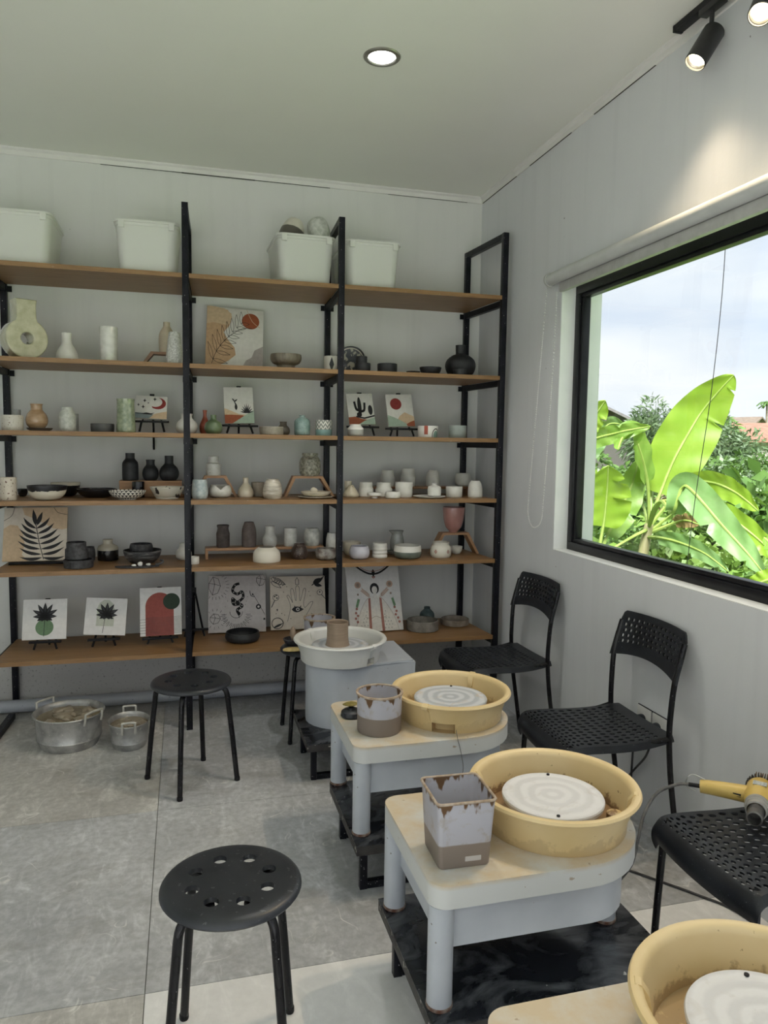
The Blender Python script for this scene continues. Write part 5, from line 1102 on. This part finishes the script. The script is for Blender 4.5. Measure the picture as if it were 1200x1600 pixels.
# ---------------------------------------------------------------- pottery wheels on their low platforms
t = NT('black_platform_paint'); v = t.co(); sm = t.noise(t.mapping(v, (1, 2.2, 1), (0, 0, .6)), 3.4, 6, .6, 2.2); sp = t.noise(v, 34, 3, .6)
col = t.mix(t.ramp(sm, .50, .74, 0, .42), (.010, .012, .017), (.30, .32, .36)); col = t.mix(t.ramp(sp, .71, .735), col, (.5, .5, .5)); t.bsdf(col, t.ramp(sm, .35, .7, .16, .45)); PLAT = t.m
PLEDGE = M('platform_edge', (.022, .02, .02), (.05, .046, .042), 14, .6, speck=((.40, .38, .34), 40, .66))
def platform(label, x0, x1, y0, y1, zt=.19):
    e = thing('wheel_platform', label, 'platform', ((x0+x1)/2, (y0+y1)/2, 0)); w, d = (x1-x0)/2, (y1-y0)/2
    bxo('deck_board', (-w, w, -d, d, zt-.004, zt), PLAT, e, .0012); bxo('edge_band', (-w+.001, w-.001, -d+.001, d-.001, zt-.036, zt-.0042), PLEDGE, e, .001)
    for sx in (-1, 1):
        for sy in (-1, 1): bxo('leg', (sx*(w-.04)-.0125, sx*(w-.04)+.0125, sy*(d-.07)-.0125, sy*(d-.07)+.0125, .0, zt-.0365), STEELSPLASH, e, .001)
    for sy in (-1, 1): bxo('floor_rail', (-(w-.053), w-.053, sy*(d-.07)-.012, sy*(d-.07)+.012, .002, .026), STEELSPLASH, e, .001)
platform('splashed black platform under the nearest full wheel', -1.252, -.575, -2.925, -2.425)
platform('black platform under the middle cream wheel', -1.250, -.575, -2.138, -1.665)
platform('black platform under the white wheel', -1.275, -.60, -1.285, -.845)
platform('black platform under the wheel cut by the lower frame edge', -1.29, -.62, -3.75, -3.26)
BODY = M('pale_blue_grey_enamel', (.45, .48, .53), (.52, .55, .60), 5, .35, speck=((.16, .14, .12), 55, .755))
t = NT('clay_stained_enamel'); v = t.co(); z = t.xyz(v)[2]; n1 = t.noise(v, 7, 5, .6); n2 = t.noise(v, 45, 3)
col = t.mix(t.math('MULTIPLY', t.ramp(n1, .34, .6), t.ramp(z, .488, .4995, 0, 1)), (.60, .61, .60), (.56, .46, .32)); col = t.mix(t.ramp(n2, .70, .74, 0, .8), col, (.33, .25, .17)); t.bsdf(col, .45); TOPM = t.m
def panmat(name, c1, c2, dirt, amount):
    t = NT(name); v = t.co(); z = t.xyz(v)[2]; n1 = t.noise(v, 20, 5, .65); n2 = t.noise(v, 60, 3)
    col = t.mix(t.ramp(t.noise(v, 5, 3), .35, .65), c1, c2)
    k = t.ramp(t.math('SUBTRACT', t.math('MULTIPLY', t.math('SUBTRACT', n1, .5), .14), t.math('SUBTRACT', z, .028)), -.004, .010)
    nx, ny, _ = t.xyz(t.co('Normal'))[:3]; px, py, _ = t.xyz(v)[:3]
    inside = t.math('LESS_THAN', t.math('ADD', t.math('MULTIPLY', nx, px), t.math('MULTIPLY', ny, py)), .02)
    k = t.math('MULTIPLY', k, t.ramp(inside, 0, 1, .28, 1))
    col = t.mix(t.math('MULTIPLY', k, amount), col, dirt); col = t.mix(t.ramp(n2, .70, .73, 0, .8), col, dirt); t.bsdf(col, .38); MATS[name] = t.m; return t.m
PANY = panmat('cream_yellow_plastic', (.66, .50, .25), (.72, .57, .32), (.36, .24, .12), .75); PANW = panmat('white_wheel_plastic', (.66, .66, .63), (.72, .72, .70), (.40, .38, .34), .35); PAND = panmat('clay_splashed_cream_plastic', (.66, .50, .25), (.72, .57, .32), (.24, .14, .07), .95)
def headmat(name, a, b, c):
    t = NT(name); v = t.co(); x, y, z = t.xyz(v)[:3]; rr = t.math('SQRT', t.math('ADD', t.math('MULTIPLY', x, x), t.math('MULTIPLY', y, y)))
    n = t.noise(v, 9, 4, .6, .5); q = t.math('ADD', t.math('MULTIPLY', rr, 26), t.math('MULTIPLY', n, .9)); rg = t.math('PINGPONG', q, .5)
    col = t.mix(t.ramp(rg, .15, .35), a, b); col = t.mix(t.ramp(t.noise(v, 14, 5, .6, 1.5), .55, .68, 0, .7), col, c)
    t.bsdf(col, .5, 0, t.bump(t.math('SINE', t.math('MULTIPLY', q, 12)), .25, .001)); MATS[name] = t.m; return t.m
HEADW = headmat('slip_coated_wheel_head', (.60, .60, .62), (.68, .68, .70), (.55, .53, .52)); HEADG = headmat('smeared_grey_wheel_head', (.40, .43, .47), (.56, .58, .62), (.50, .42, .33))
def pan_mesh(R0, R1, z0, z1, notch=None, seg=72):
    bm = bmesh.new(); th = .004
    zs = [0, .006, .03, .045, .07, .09, 1]
    prof = [(R1, 0), (R1+.002, .004), (R1+.004, .034), (R1+(R0-R1)*.75, (z1-z0)*.75), (R0-.002, z1-z0-.010), (R0+.009, z1-z0-.009), (R0+.0125, z1-z0-.003), (R0+.009, z1-z0+.0035), (R0-.002, z1-z0+.005), (R0-.010, z1-z0), (R0-.014, z1-z0-.012), (R1+(R0-R1)*.75-.008, (z1-z0)*.72), (R1-.003, .034), (R1-.006, .008), (.05, .006), (.05, .05), (.03, .055)]
    rings = []
    for rr, z in prof: rings.append([bm.verts.new((rr*math.cos(2*PI*k/seg), rr*math.sin(2*PI*k/seg), z)) for k in range(seg)])
    for i in range(len(rings)-1):
        for k in range(seg):
            if notch and i in (0, 1) and notch[0] <= k <= notch[1]:
                continue
            bm.faces.new((rings[i][k], rings[i][(k+1) % seg], rings[i+1][(k+1) % seg], rings[i+1][k]))
    if notch:       # lintel and cheeks of the opening
        ka, kb = notch[0], notch[1]+1; dp = .035      # a pocket cut into the outer wall
        def inn(v, z): q = 1-dp/math.hypot(v.co.x, v.co.y); return bm.verts.new((v.co.x*q, v.co.y*q, z))
        top = [inn(rings[2][k % seg], rings[2][0].co.z) for k in range(ka, kb+1)]; bot = [inn(rings[2][k % seg], .0005) for k in range(ka, kb+1)]
        for q in range(kb-ka):
            k = ka+q; bm.faces.new((rings[2][k], rings[2][(k+1) % seg], top[q+1], top[q])); bm.faces.new((top[q], top[q+1], bot[q+1], bot[q])); bm.faces.new((bot[q], bot[q+1], rings[0][(k+1) % seg], rings[0][k]))
        for k, q in ((ka, 0), (kb, -1)): bm.faces.new((rings[0][k % seg], rings[1][k % seg], rings[2][k % seg], top[q], bot[q]))
        for k in range(ka, kb+1):        # keep the basin wall behind the pocket
            for rg, fz in ((rings[12], 0), (rings[13], .0)):
                v = rg[k % seg]; q = 1-.04/math.hypot(v.co.x, v.co.y); v.co.x *= q; v.co.y *= q
    # floor of the basin outside
    bm.faces.new(rings[0][::-1]) if not notch else None
    return finish(bm, 'pan', 40)
pans = {'notch': pan_mesh(.210, .186, 0, .099, (46, 50)), 'notchw': pan_mesh(.210, .186, 0, .099, (60, 62)), 'plain': pan_mesh(.215, .190, 0, .101)}
head_me = lathemesh([(0, -.055), (.028, -.055), (.028, -.02), (.125, -.018), (.134, -.014), (.136, -.004), (.134, 0), (.09, .0006), (0, .0006)], 64, 30)
clip_a = None
def pan_parts(e, cx, cy, z, mat, kind, ang, headmat_, headz=.068):
    p = link('splash_pan', pans[kind].copy(), mat, e, (cx, cy, z))
    for a in (ang, ang+PI):
        bm = bmesh.new(); w = .010; c = []
        for rr, zz in ((.193, .036), (.205, .072), (.2255, .088), (.2262, .098), (.216, .1065), (.206, .105), (.192, .086), (.186, .055)): c.append((rr, zz))
        lo = [bm.verts.new((rr, -w, zz)) for rr, zz in c]; hi = [bm.verts.new((rr, w, zz)) for rr, zz in c]
        n = len(c)
        for k in range(n): bm.faces.new((lo[k], lo[(k+1) % n], hi[(k+1) % n], hi[k]))
        bm.faces.new(lo); bm.faces.new(hi[::-1]); bmesh.ops.transform(bm, matrix=Matrix.Rotation(a, 4, 'Z'), verts=bm.verts)
        link('joint_clip', finish(bm, smooth=40), mat, p)
    bm = bmesh.new(); lathe(bm, [(0, 0), (.022, 0), (.022, .02), (.016, .024), (0, .024)], 16, .165*math.cos(ang+.22), .165*math.sin(ang+.22), .0065); link('drain_knob', finish(bm, smooth=40), mat, p)
    h = link('wheel_head', head_me.copy(), headmat_, e, (cx, cy, z+headz))
    for a in (0, PI): link('bat_pin', lathemesh([(0, 0), (.0045, 0), (.0045, .003), (0, .004)], 10), BLACKPAINT, h, (.12*math.cos(a+1.2), .12*math.sin(a+1.2), .0006))
    return p
def wheel(label, x, y, base, kind, ang, panm, headm):
    """three-legged wheel; (x,y) = pan centre on the floor plan"""
    e = thing('pottery_wheel', label, 'pottery wheel', (x, y, base), 0, 'three-legged pottery wheels'); h = .31
    out = rrect(-.416, .212, -.2275, .2275, [.045, .2274, .2274, .045], 10)
    bm = bmesh.new(); prism(bm, out, h-.056, h); ed = [q for q in bm.edges if abs(q.verts[0].co.z-h) < 1e-6 and abs(q.verts[1].co.z-h) < 1e-6]
    bmesh.ops.bevel(bm, geom=ed, offset=.006, segments=3, affect='EDGES'); bmesh.ops.translate(bm, vec=(0, 0, base), verts=bm.verts)
    link('table_top', finish(bm, smooth=45), TOPM, e, (0, 0, -base))
    bm = bmesh.new(); prism(bm, rrect(-.375, .165, -.19, .19, [.02, .15, .15, .02], 8), h-.175, h-.0565); link('motor_housing', finish(bm, smooth=45), BODY, e)
    for lx, ly in ((-.383, -.193), (-.383, .193), (.172, 0)):
        l = link('leg', lathemesh([(0, 0), (.029, 0), (.0305, .004), (.0305, h-.0568), (0, h-.0568)], 24), BODY, e, (lx, ly, 0))
        link('rust_ring', lathemesh([(.030, .0005), (.0322, .0005), (.0322, .007), (.030, .009)], 24), M('rusty_foot', (.12, .05, .03), (.25, .2, .17), 60, .8), l)
    pan_parts(e, 0, 0, h, panm, kind, ang, headm); return e
wheel('cream pottery wheel in the foreground with the square slip bucket', -.832, -2.662, .19, 'plain', -.57, PAND, HEADW)
wheel('middle cream pottery wheel with the round slip bucket', -.832, -1.862, .19, 'notch', .80, PANY, HEADG)
wheel('cream pottery wheel cut off by the lower right frame edge', -.868, -3.482, .19, 'plain', 2.62, PANY, HEADW)
# the white wheel by the shelf: one boxy housing
e = thing('pottery_wheel', 'white pottery wheel with boxy grey body, near the shelving', 'pottery wheel', (-1.07, -.985, .19))
bm = bmesh.new()
out = [(.345, -.105), (.345, .26), (.13, .26), (.105, .15)]
for k in range(13):
    a = PI*.42+PI*1.02*k/12; out.append((-.0+.165*math.cos(a)-.0, .0+.165*math.sin(a)-.0+.0))
out += [(.1, -.118)]
prism(bm, out, 0, .29); ed = [q for q in bm.edges if abs(q.verts[0].co.z-.29) < 1e-6 and abs(q.verts[1].co.z-.29) < 1e-6]
bmesh.ops.bevel(bm, geom=ed, offset=.008, segments=2, affect='EDGES'); link('motor_housing', finish(bm, smooth=40), BODY, e)
pan_parts(e, 0, 0, .2905, PANW, 'notchw', 2.16, HEADG)

# ---------------------------------------------------------------- things on the wheels
CLAY = M('wet_brown_clay', (.27, .20, .145), (.32, .24, .175), 40, .5, stretch=(.3, .3, 6), bump=.2, bscale=60)
tag(link('thrown_cylinder', lathemesh([(0, 0), (.058, 0), (.055, .008), (.0515, .03), (.050, .07), (.0515, .105), (.0525, .11), (.050, .112), (.046, .108), (.044, .02), (0, .016)], 40), CLAY, None, (-1.085, -.995, .5492)), 'freshly thrown brown clay cylinder on the white wheel', 'clay pot')
def bucketmat(name, slip, level):
    t = NT(name); g = t.xyz(t.co('Generated'))[2]; v = t.co(); n = t.noise(v, 30, 5, .6); gg = t.math('ADD', g, t.math('MULTIPLY', t.math('SUBTRACT', t.noise(v, 12, 3), .5), .03))
    base = t.mix(t.ramp(n, .55, .68, 0, .6), (.62, .62, .68), (.50, .44, .38)); col = t.mix(t.ramp(gg, level-.01, level+.01), slip, base)
    dr = t.math('ADD', g, t.math('MULTIPLY', t.math('SUBTRACT', t.noise(t.mapping(v, (1, 1, .25)), 28, 4), .5), 1.1)); col = t.mix(t.ramp(dr, .95, 1.0), col, (.20, .115, .06))
    b = t.n('BsdfPrincipled'); t.put(b.inputs['Base Color'], col); b.inputs['Roughness'].default_value = .3
    tl = t.n('BsdfTranslucent'); t.put(tl.inputs[0], col); mx = t.n('MixShader'); mx.inputs[0].default_value = .35
    t.t.links.new(b.outputs[0], mx.inputs[1]); t.t.links.new(tl.outputs[0], mx.inputs[2]); t.t.links.new(mx.outputs[0], t.out.inputs[0]); return t.m
SLIP = M('clay_slip', (.26, .205, .165), (.33, .265, .215), 12, .25); RIMCLAY = M('dried_rim_clay', (.30, .22, .15), (.46, .38, .31), 45, .7)
BK = bucketmat('slip_bucket_plastic', (.33, .275, .24), .45)
def round_bucket(label, x, y, z, R, H, lev):
    e = thing('round_bucket', label, 'bucket', (x, y, z)); t = .0025
    link('bucket_body', lathemesh([(0, 0), (R*.95, 0), (R*.98, .004), (R, H), (R-t, H), (R*.98-t, .006), (0, .004)], 40), BK, e)
    link('rim', lathemesh([(R+.001, H-.006), (R+.004, H-.005), (R+.004, H+.001), (R-.004, H+.001), (R-.004, H-.004)], 40), RIMCLAY, e)
    link('slip', lathemesh([(0, lev-.003), (R*.965, lev-.003), (R*.965, lev), (0, lev)], 40), SLIP, e)
round_bucket('round clear bucket half full of brown slip, on the middle wheel', -1.128, -1.945, .5006, .079, .138, .066)
round_bucket('small white bucket of slip on the stool behind the white wheel', -1.105, -.615, .46, .080, .135, .05)
e = thing('square_bucket', 'square clear bucket streaked with brown slip, on the foreground wheel', 'bucket', (-1.145, -2.762, .5006), -.03)
bm = bmesh.new(); H = .165; secs = []
for w, z in ((.062, 0), (.064, .003), (.073, H), (.070, H), (.061, .004)): secs.append([bm.verts.new((x, y, z)) for x, y in rrect(-w, w, -w, w, .012, 4)])
for a, b in zip(secs, secs[1:]):
    for k in range(len(a)): bm.faces.new((a[k], a[(k+1) % len(a)], b[(k+1) % len(a)], b[k]))
bm.faces.new(secs[0][::-1]); bm.faces.new(secs[-1]); link('bucket_body', finish(bm, smooth=35), bucketmat('square_bucket_plastic', (.36, .30, .26), .36), e)
bm = bmesh.new(); o1 = [Vector((x, y, H)) for x, y in rrect(-.0735, .0735, -.0735, .0735, .013, 4)]; tube(bm, o1+[o1[0], o1[1]], .0036, 8, False); link('rim', finish(bm, smooth=60), RIMCLAY, e)
bm = bmesh.new(); prism(bm, rrect(-.0635, .0635, -.0635, .0635, .012, 4), .052, .055); link('slip', finish(bm), SLIP, e)
bxo('sticker', (.0, .04, -.0655, -.0640, .016, .028), M('old_sticker', (.46, .43, .41), None, 5, .8), e)
tag(link('lid_puck', lathemesh([(0, 0), (.036, 0), (.04, .006), (.038, .02), (.03, .026), (.012, .028), (.012, .034), (0, .035)], 24), STOOLTOP, None, (-1.195, -1.80, .5006)), 'black rounded puck beside the round bucket on the middle wheel', 'tool')
blob('green_sponge', 'small olive sponge lying on the black puck', 'sponge', (-1.197, -1.79, .536), .03, .02, .007, M('olive_sponge', (.16, .13, .03), (.24, .2, .06), 60, .9, bump=.5), 4)
blob('yellow_sponge', 'flat yellow sponge at the edge of the rear stool', 'sponge', (-1.262, -.742, .46), .048, .030, .010, M('yellow_sponge', (.48, .36, .14), (.60, .47, .22), 60, .9, bump=.6, bscale=150), 6, 3)
tag(link('tool_dish', vessel('lowbowl', .05, .03), MATS['darkclay'], None, (-1.245, -.615, .46)), 'small dark dish beside the bucket on the rear stool', 'dish')
blob('clay_lump', 'brown clay lump standing in the small dark dish', 'clay', (-1.243, -.612, .466), .018, .016, .042, CLAY, 8)
tag(link('cutting_wire', tubemesh([(-.895, -2.0925, .535), (-.889, -2.0955, .50), (-.882, -2.097, .475), (-.872, -2.098, .43), (-.868, -2.098, .39), (-.885, -2.0975, .345)], .0011, 6, 4), M('wire_steel', (.2, .2, .2), rough=.4, metal=.8)), 'thin wire dangling from the middle wheel edge', 'wire')

# ---------------------------------------------------------------- aluminium pots of slip on the floor
ALUM = M('worn_aluminium', (.30, .30, .295), (.50, .50, .49), 14, .42, metal=.55, bump=.15, bscale=80, speck=((.65, .64, .6), 70, .68)); HANDLE = M('cast_handle', (.48, .47, .43), (.58, .57, .52), 30, .5, metal=.3)
MUD = M('settled_slip', (.19, .155, .10), (.30, .26, .19), 9, .25, bump=.2)
def alupot(label, x, y, rx, ry, H, rz, lump):
    e = thing('aluminium_pot', label, 'pot', (x, y, 0), rz)
    prof = [(0, 0), (.80, 0), (.88, .03*H/.17), (.915, .25*H), (.925, .28*H), (.905, .31*H), (.93, .6*H), (.95, .9*H), (1.0, H-.006), (1.02, H), (1.0, H+.004), (.965, H), (.93, .9*H), (.88, .3*H), (.80, .02), (0, .018)]
    bm = bmesh.new(); lathe(bm, prof, 44)
    for v in bm.verts: v.co.x *= rx; v.co.y *= ry
    link('pot_body', finish(bm, smooth=40), ALUM, e)
    bm = bmesh.new(); lathe(bm, [(0, .80*H), (.935, .80*H), (.935, .80*H+.004), (0, .80*H+.004)], 44)
    for v in bm.verts: v.co.x *= rx; v.co.y *= ry
    link('slip', finish(bm), MUD, e)
    rd = random.Random(lump)
    for k in range(11):
        a, q = rd.uniform(0, 6.28), rd.uniform(.1, .72); bm = bmesh.new(); bmesh.ops.create_icosphere(bm, subdivisions=2, radius=1)
        ph = rd.uniform(0, 6)
        s = rd.uniform(.10, .2)*ry
        for v in bm.verts: kx = 1+.25*math.sin(4*v.co.x+ph)+.2*math.sin(5*v.co.y+ph); v.co = (v.co.x*s*1.5*kx, v.co.y*s*kx, v.co.z*s*.55*kx)
        link('clay_scrap', finish(bm, smooth=60), M('wet_scrap', (.27, .23, .17), (.36, .31, .24), 30, .4), e, (q*rx*math.cos(a), q*ry*math.sin(a), .80*H+.006), (0, 0, rd.uniform(0, 3)))
    for a in (PI/2, -PI/2):
        w, o = .30*rx, ry*1.0; s = 1 if a > 0 else -1
        link('handle', tubemesh([(-w, s*(o*.985), H-.03), (-w*1.02, s*(o+.004), H-.01), (-w, s*(o+.007), H+.02), (-w*.85, s*(o+.008), H+.028), (w*.85, s*(o+.008), H+.028), (w, s*(o+.007), H+.02), (w*1.02, s*(o+.004), H-.01), (w, s*(o*.985), H-.03)], .006, 8, 2), HANDLE, e)
alupot('large dented aluminium pot of brown slip and clay scraps', -2.345, -.545, .165, .165, .165, .84, 2)
alupot('small aluminium pot of clay scraps beside the larger one', -2.058, -.625, .098, .115, .125, .05, 5)

# ---------------------------------------------------------------- heat gun, cords and sockets
YEL = M('yellow_tool_plastic', (.55, .38, .09), (.62, .45, .14), 10, .45, speck=((.3, .22, .1), 60, .70)); SOOT = M('scorched_metal', (.05, .05, .05), (.16, .155, .15), 25, .5, metal=.6); CORD = M('rubber_cord', (.02, .02, .022), (.05, .05, .055), 25, .55); CORDG = M('clay_dusted_cord', (.07, .07, .075), (.16, .155, .15), 30, .6)
hg = thing('heat_gun', 'yellow heat gun lying on the near perforated chair', 'heat gun', (-.235, -2.715, .466), 0)
ax0, ax1 = Vector((.085, .06, .040)), Vector((-.035, -.055, .036))       # barrel axis
d = (ax1-ax0).normalized(); L = (ax1-ax0).length; R3 = d.to_track_quat('Z', 'Y').to_matrix().to_4x4()
def along(name, prof, mat, parent=hg, seg=28): return link(name, lathemesh(prof, seg), mat, parent, None, None) if False else _al(name, prof, mat, parent, seg)
def _al(name, prof, mat, parent, seg):
    bm = bmesh.new(); lathe(bm, prof, seg); bmesh.ops.transform(bm, matrix=Matrix.Translation(ax0) @ R3, verts=bm.verts); return link(name, finish(bm, smooth=40), mat, parent)
_al('motor_barrel', [(0, -.004), (.034, 0), (.0385, .01), (.039, .075), (.036, .10), (.031, .112), (0, .112)], YEL, hg, 32)
_al('nozzle_guard', [(.029, .112), (.033, .114), (.033, .122), (.029, .124), (.031, .128), (.031, .135), (.027, .137), (.029, .141), (.028, .15), (.024, .152)], M('grey_guard', (.26, .25, .235), (.36, .35, .33), 30, .6), hg, 28)
_al('nozzle', [(0, .15), (.022, .15), (.021, .20), (.017, .202), (.017, .16), (0, .16)], SOOT, hg, 24)
for k in range(28):
    a = 2*PI*k/28; bm = bmesh.new(); box(bm, .031, .042, -.0014, .0014, -.012, .004, 0, Matrix.Translation(ax0) @ R3 @ Matrix.Rotation(a, 4, 'Z')); link('intake_fin', finish(bm), SOOT, hg)
for k in range(6):
    bm = bmesh.new(); box(bm, -.0012+.006*(k-2.5), .0012+.006*(k-2.5), .0, .006, .018, .04, 0, Matrix.Translation(ax0+Vector((0, 0, .0348))) @ Matrix.Rotation(math.atan2(d.y, d.x)-PI/2, 4, 'Z') @ Matrix.Translation((0, .02, 0)) @ Matrix.Rotation(PI/2, 4, 'X')); link('vent_slot', finish(bm), M('vent_brown', (.12, .07, .03), None, 5, .7), hg)
hp = [(.045, .030, .036), (.0, .075, .034), (-.035, .112, .031), (-.062, .138, .028)]
bm = bmesh.new(); tube(bm, hp, [.026, .019], 16, True, 4); link('handle', finish(bm, smooth=50), YEL, hg)
bm = bmesh.new(); box(bm, -.011, .011, -.004, .004, -.005, .005, .001, Matrix.Translation((-.005, .052, .036)) @ Matrix.Rotation(-.85, 4, 'Z')); link('switch', finish(bm), BLACKPAINT, hg)
bm = bmesh.new(); box(bm, -.012, .012, -.018, .018, -.001, .0012, 0, Matrix.Translation(ax0+d*.055+Vector((0, 0, .0392))) @ Matrix.Rotation(math.atan2(d.y, d.x), 4, 'Z')); link('rating_label', finish(bm), M('faded_label', (.34, .37, .38), (.52, .55, .56), 140, .6, lo=.45, hi=.55), hg)
link('hanging_loop', tubemesh([(-.055, .128, .052), (-.075, .155, .058), (-.092, .158, .05), (-.09, .165, .02), (-.07, .148, .008)], .0016, 6, 5), M('loop_wire', (.5, .5, .48), rough=.35, metal=.7), hg)
link('strain_relief', tubemesh([(-.060, .136, .028), (-.086, .160, .026)], .0062, 12), BLACKPAINT, hg)
link('power_cord', tubemesh([(-.086, .160, .026), (-.115, .178, .02), (-.17, .195, -.01), (-.225, .175, -.06), (-.255, .155, -.12), (-.275, .155, -.20), (-.315, .18, -.28), (-.335, .21, -.36), (-.315, .20, -.42), (-.305, .13, -.452), (-.30, .05, -.461), (-.29, -.08, -.461), (-.27, -.22, -.461)], .0048, 10, 8), CORDG, hg)
tag(link('black_cable', tubemesh([(-.62, -1.95, .005), (-.42, -2.07, .005), (-.293, -2.173, .005), (-.204, -2.281, .005), (-.12, -2.392, .005), (-.06, -2.5, .005), (-.04, -2.75, .005), (-.035, -3.2, .005)], .0042, 8, 5), CORD), 'black cable lying across the floor between wheels and chairs', 'cable')
SOCK = M('socket_plastic', (.56, .55, .53), (.62, .61, .59), 10, .5)
def socket(label, y, z):
    e = thing('wall_socket', label, 'socket', (0, y, z))
    bxo('back_plate', (-.004, 0, -.048, .048, -.048, .048), BLACKPAINT, e); bxo('face_plate', (-.009, -.0041, -.046, .046, -.046, .046), SOCK, e, .002)
    bm = bmesh.new(); lathe(bm, [(.0, 0), (.021, 0), (.021, .003), (.0, .003)], 24); bmesh.ops.transform(bm, matrix=Matrix.Translation((-.009, 0, 0)) @ Matrix.Rotation(-PI/2, 4, 'Y'), verts=bm.verts); link('socket_well', finish(bm), SOCK, e)
socket('left wall socket with a black plug, behind the chair', -1.873, .418); socket('right wall socket with a black plug, nearer the chair leg', -1.972, .418)
def plug(label, y, z, pts):
    e = thing('power_plug', label, 'plug', (0, y, z))
    bm = bmesh.new(); lathe(bm, [(0, 0), (.019, 0), (.021, .006), (.019, .022), (.012, .034), (0, .036)], 20); bmesh.ops.transform(bm, matrix=Matrix.Translation((-.0122, 0, 0)) @ Matrix.Rotation(-PI/2, 4, 'Y'), verts=bm.verts); link('plug_body', finish(bm, smooth=40), STOOLTOP, e)
    link('plug_cord', tubemesh(pts, .0042, 8, 6), CORD, e)
plug('black plug in the left wall socket with drooping cord', -1.873, .418, [(-.03, 0, -.012), (-.036, .012, -.05), (-.034, .025, -.12), (-.03, .035, -.25), (-.03, .05, -.405), (-.08, .1, -.413)])
plug('black plug in the right wall socket with long drooping cord', -1.972, .418, [(-.03, 0, -.012), (-.038, -.006, -.045), (-.044, .004, -.08), (-.03, .05, -.14), (-.016, .13, -.22), (-.012, .22, -.32), (-.03, .30, -.405), (-.12, .4, -.413)])

# ---------------------------------------------------------------- ceiling lights
def emit(name, col, st): 
    t = NT(name); e = t.n('Emission'); e.inputs[0].default_value = (*col, 1); e.inputs[1].default_value = st; t.t.links.new(e.outputs[0], t.out.inputs[0]); return t.m
CHROME = M('satin_nickel', (.35, .34, .31), (.42, .41, .38), 20, .3, metal=.8)
dl = thing('recessed_downlight', 'round recessed ceiling downlight, lit', 'light', (-1.017, -1.433, ZC))
link('trim_ring', lathemesh([(.052, -.001), (.056, -.006), (.070, -.005), (.074, -.001), (.074, 0), (.052, 0)], 48), CHROME, dl)
link('lamp', lathemesh([(0, -.0022), (.05, -.0022), (.052, -.001), (0, -.001)], 40), emit('daylight_lamp', (1, .99, .95), 6.0), dl)
ld = bpy.data.lights.new('downlight_beam', 'SPOT'); ld.energy = 14; ld.spot_size = math.radians(110); ld.spot_blend = .6; ld.shadow_soft_size = .05; ld.color = (1, .97, .92)
o = bpy.data.objects.new('downlight_beam', ld); C.objects.link(o); o.parent = dl; o.location = (0, 0, -.02)
trk = thing('light_track', 'black ceiling light track along the window wall', 'light track', (-.05, -1.95, ZC))
bxo('rail', (-.0175, .0175, -1.6, 0, -.022, 0), BLACKPAINT, trk, .001); bxo('end_cap', (-.0185, .0185, 0, .012, -.024, 0), BLACKPAINT, trk, .002)
SPB = M('spot_black', (.012, .012, .013), (.02, .02, .021), 20, .4)
def spot(label, y, z, direction):
    e = thing('track_spotlight', label, 'spotlight', (-.075, y, z)); d = Vector(direction).normalized(); R = d.to_track_quat('Z', 'Y').to_matrix().to_4x4()
    def al(name, prof, mat):
        bm = bmesh.new(); lathe(bm, prof, 32); bmesh.ops.transform(bm, matrix=R, verts=bm.verts); return link(name, finish(bm, smooth=40), mat, e)
    al('housing', [(0, -.068), (.034, -.068), (.036, -.064), (.036, .064), (.033, .066), (.031, .05), (.0, .048)], SPB)
    al('lens', [(0, .0488), (.0245, .0508), (.0245, .053), (0, .0505)], emit('warm_lamp', (1, .82, .52), 16.0) if 'warm_lamp' not in bpy.data.materials else bpy.data.materials['warm_lamp'])
    al('reflector', [(.0246, .0515), (.0308, .058), (.0308, .0515)], CHROME)
    bxo('adapter', (.006, .040, -.055, .05, ZC-.0225-z-.022, ZC-.0225-z), SPB, e, .002)
    link('stem', tubemesh([(.023, 0, ZC-.0445-z), (.02, 0, .05), (.0, 0, .0)], .008, 10, 2), SPB, e)
    sd = bpy.data.lights.new('spot_beam', 'SPOT'); sd.energy = 16; sd.spot_size = math.radians(128); sd.spot_blend = .9; sd.shadow_soft_size = .025; sd.color = (1, .80, .55)
    o = bpy.data.objects.new('spot_beam', sd); C.objects.link(o); o.parent = e; o.location = d*.07; o.rotation_euler = d.to_track_quat('-Z', 'Y').to_euler()
spot('black track spotlight pointing down toward the shelving', -2.13, 2.85, (-.53, 0, -.85))
spot('black track spotlight at the upper right corner, facing the camera', -2.40, 2.845, (-.50, -.35, -.75))
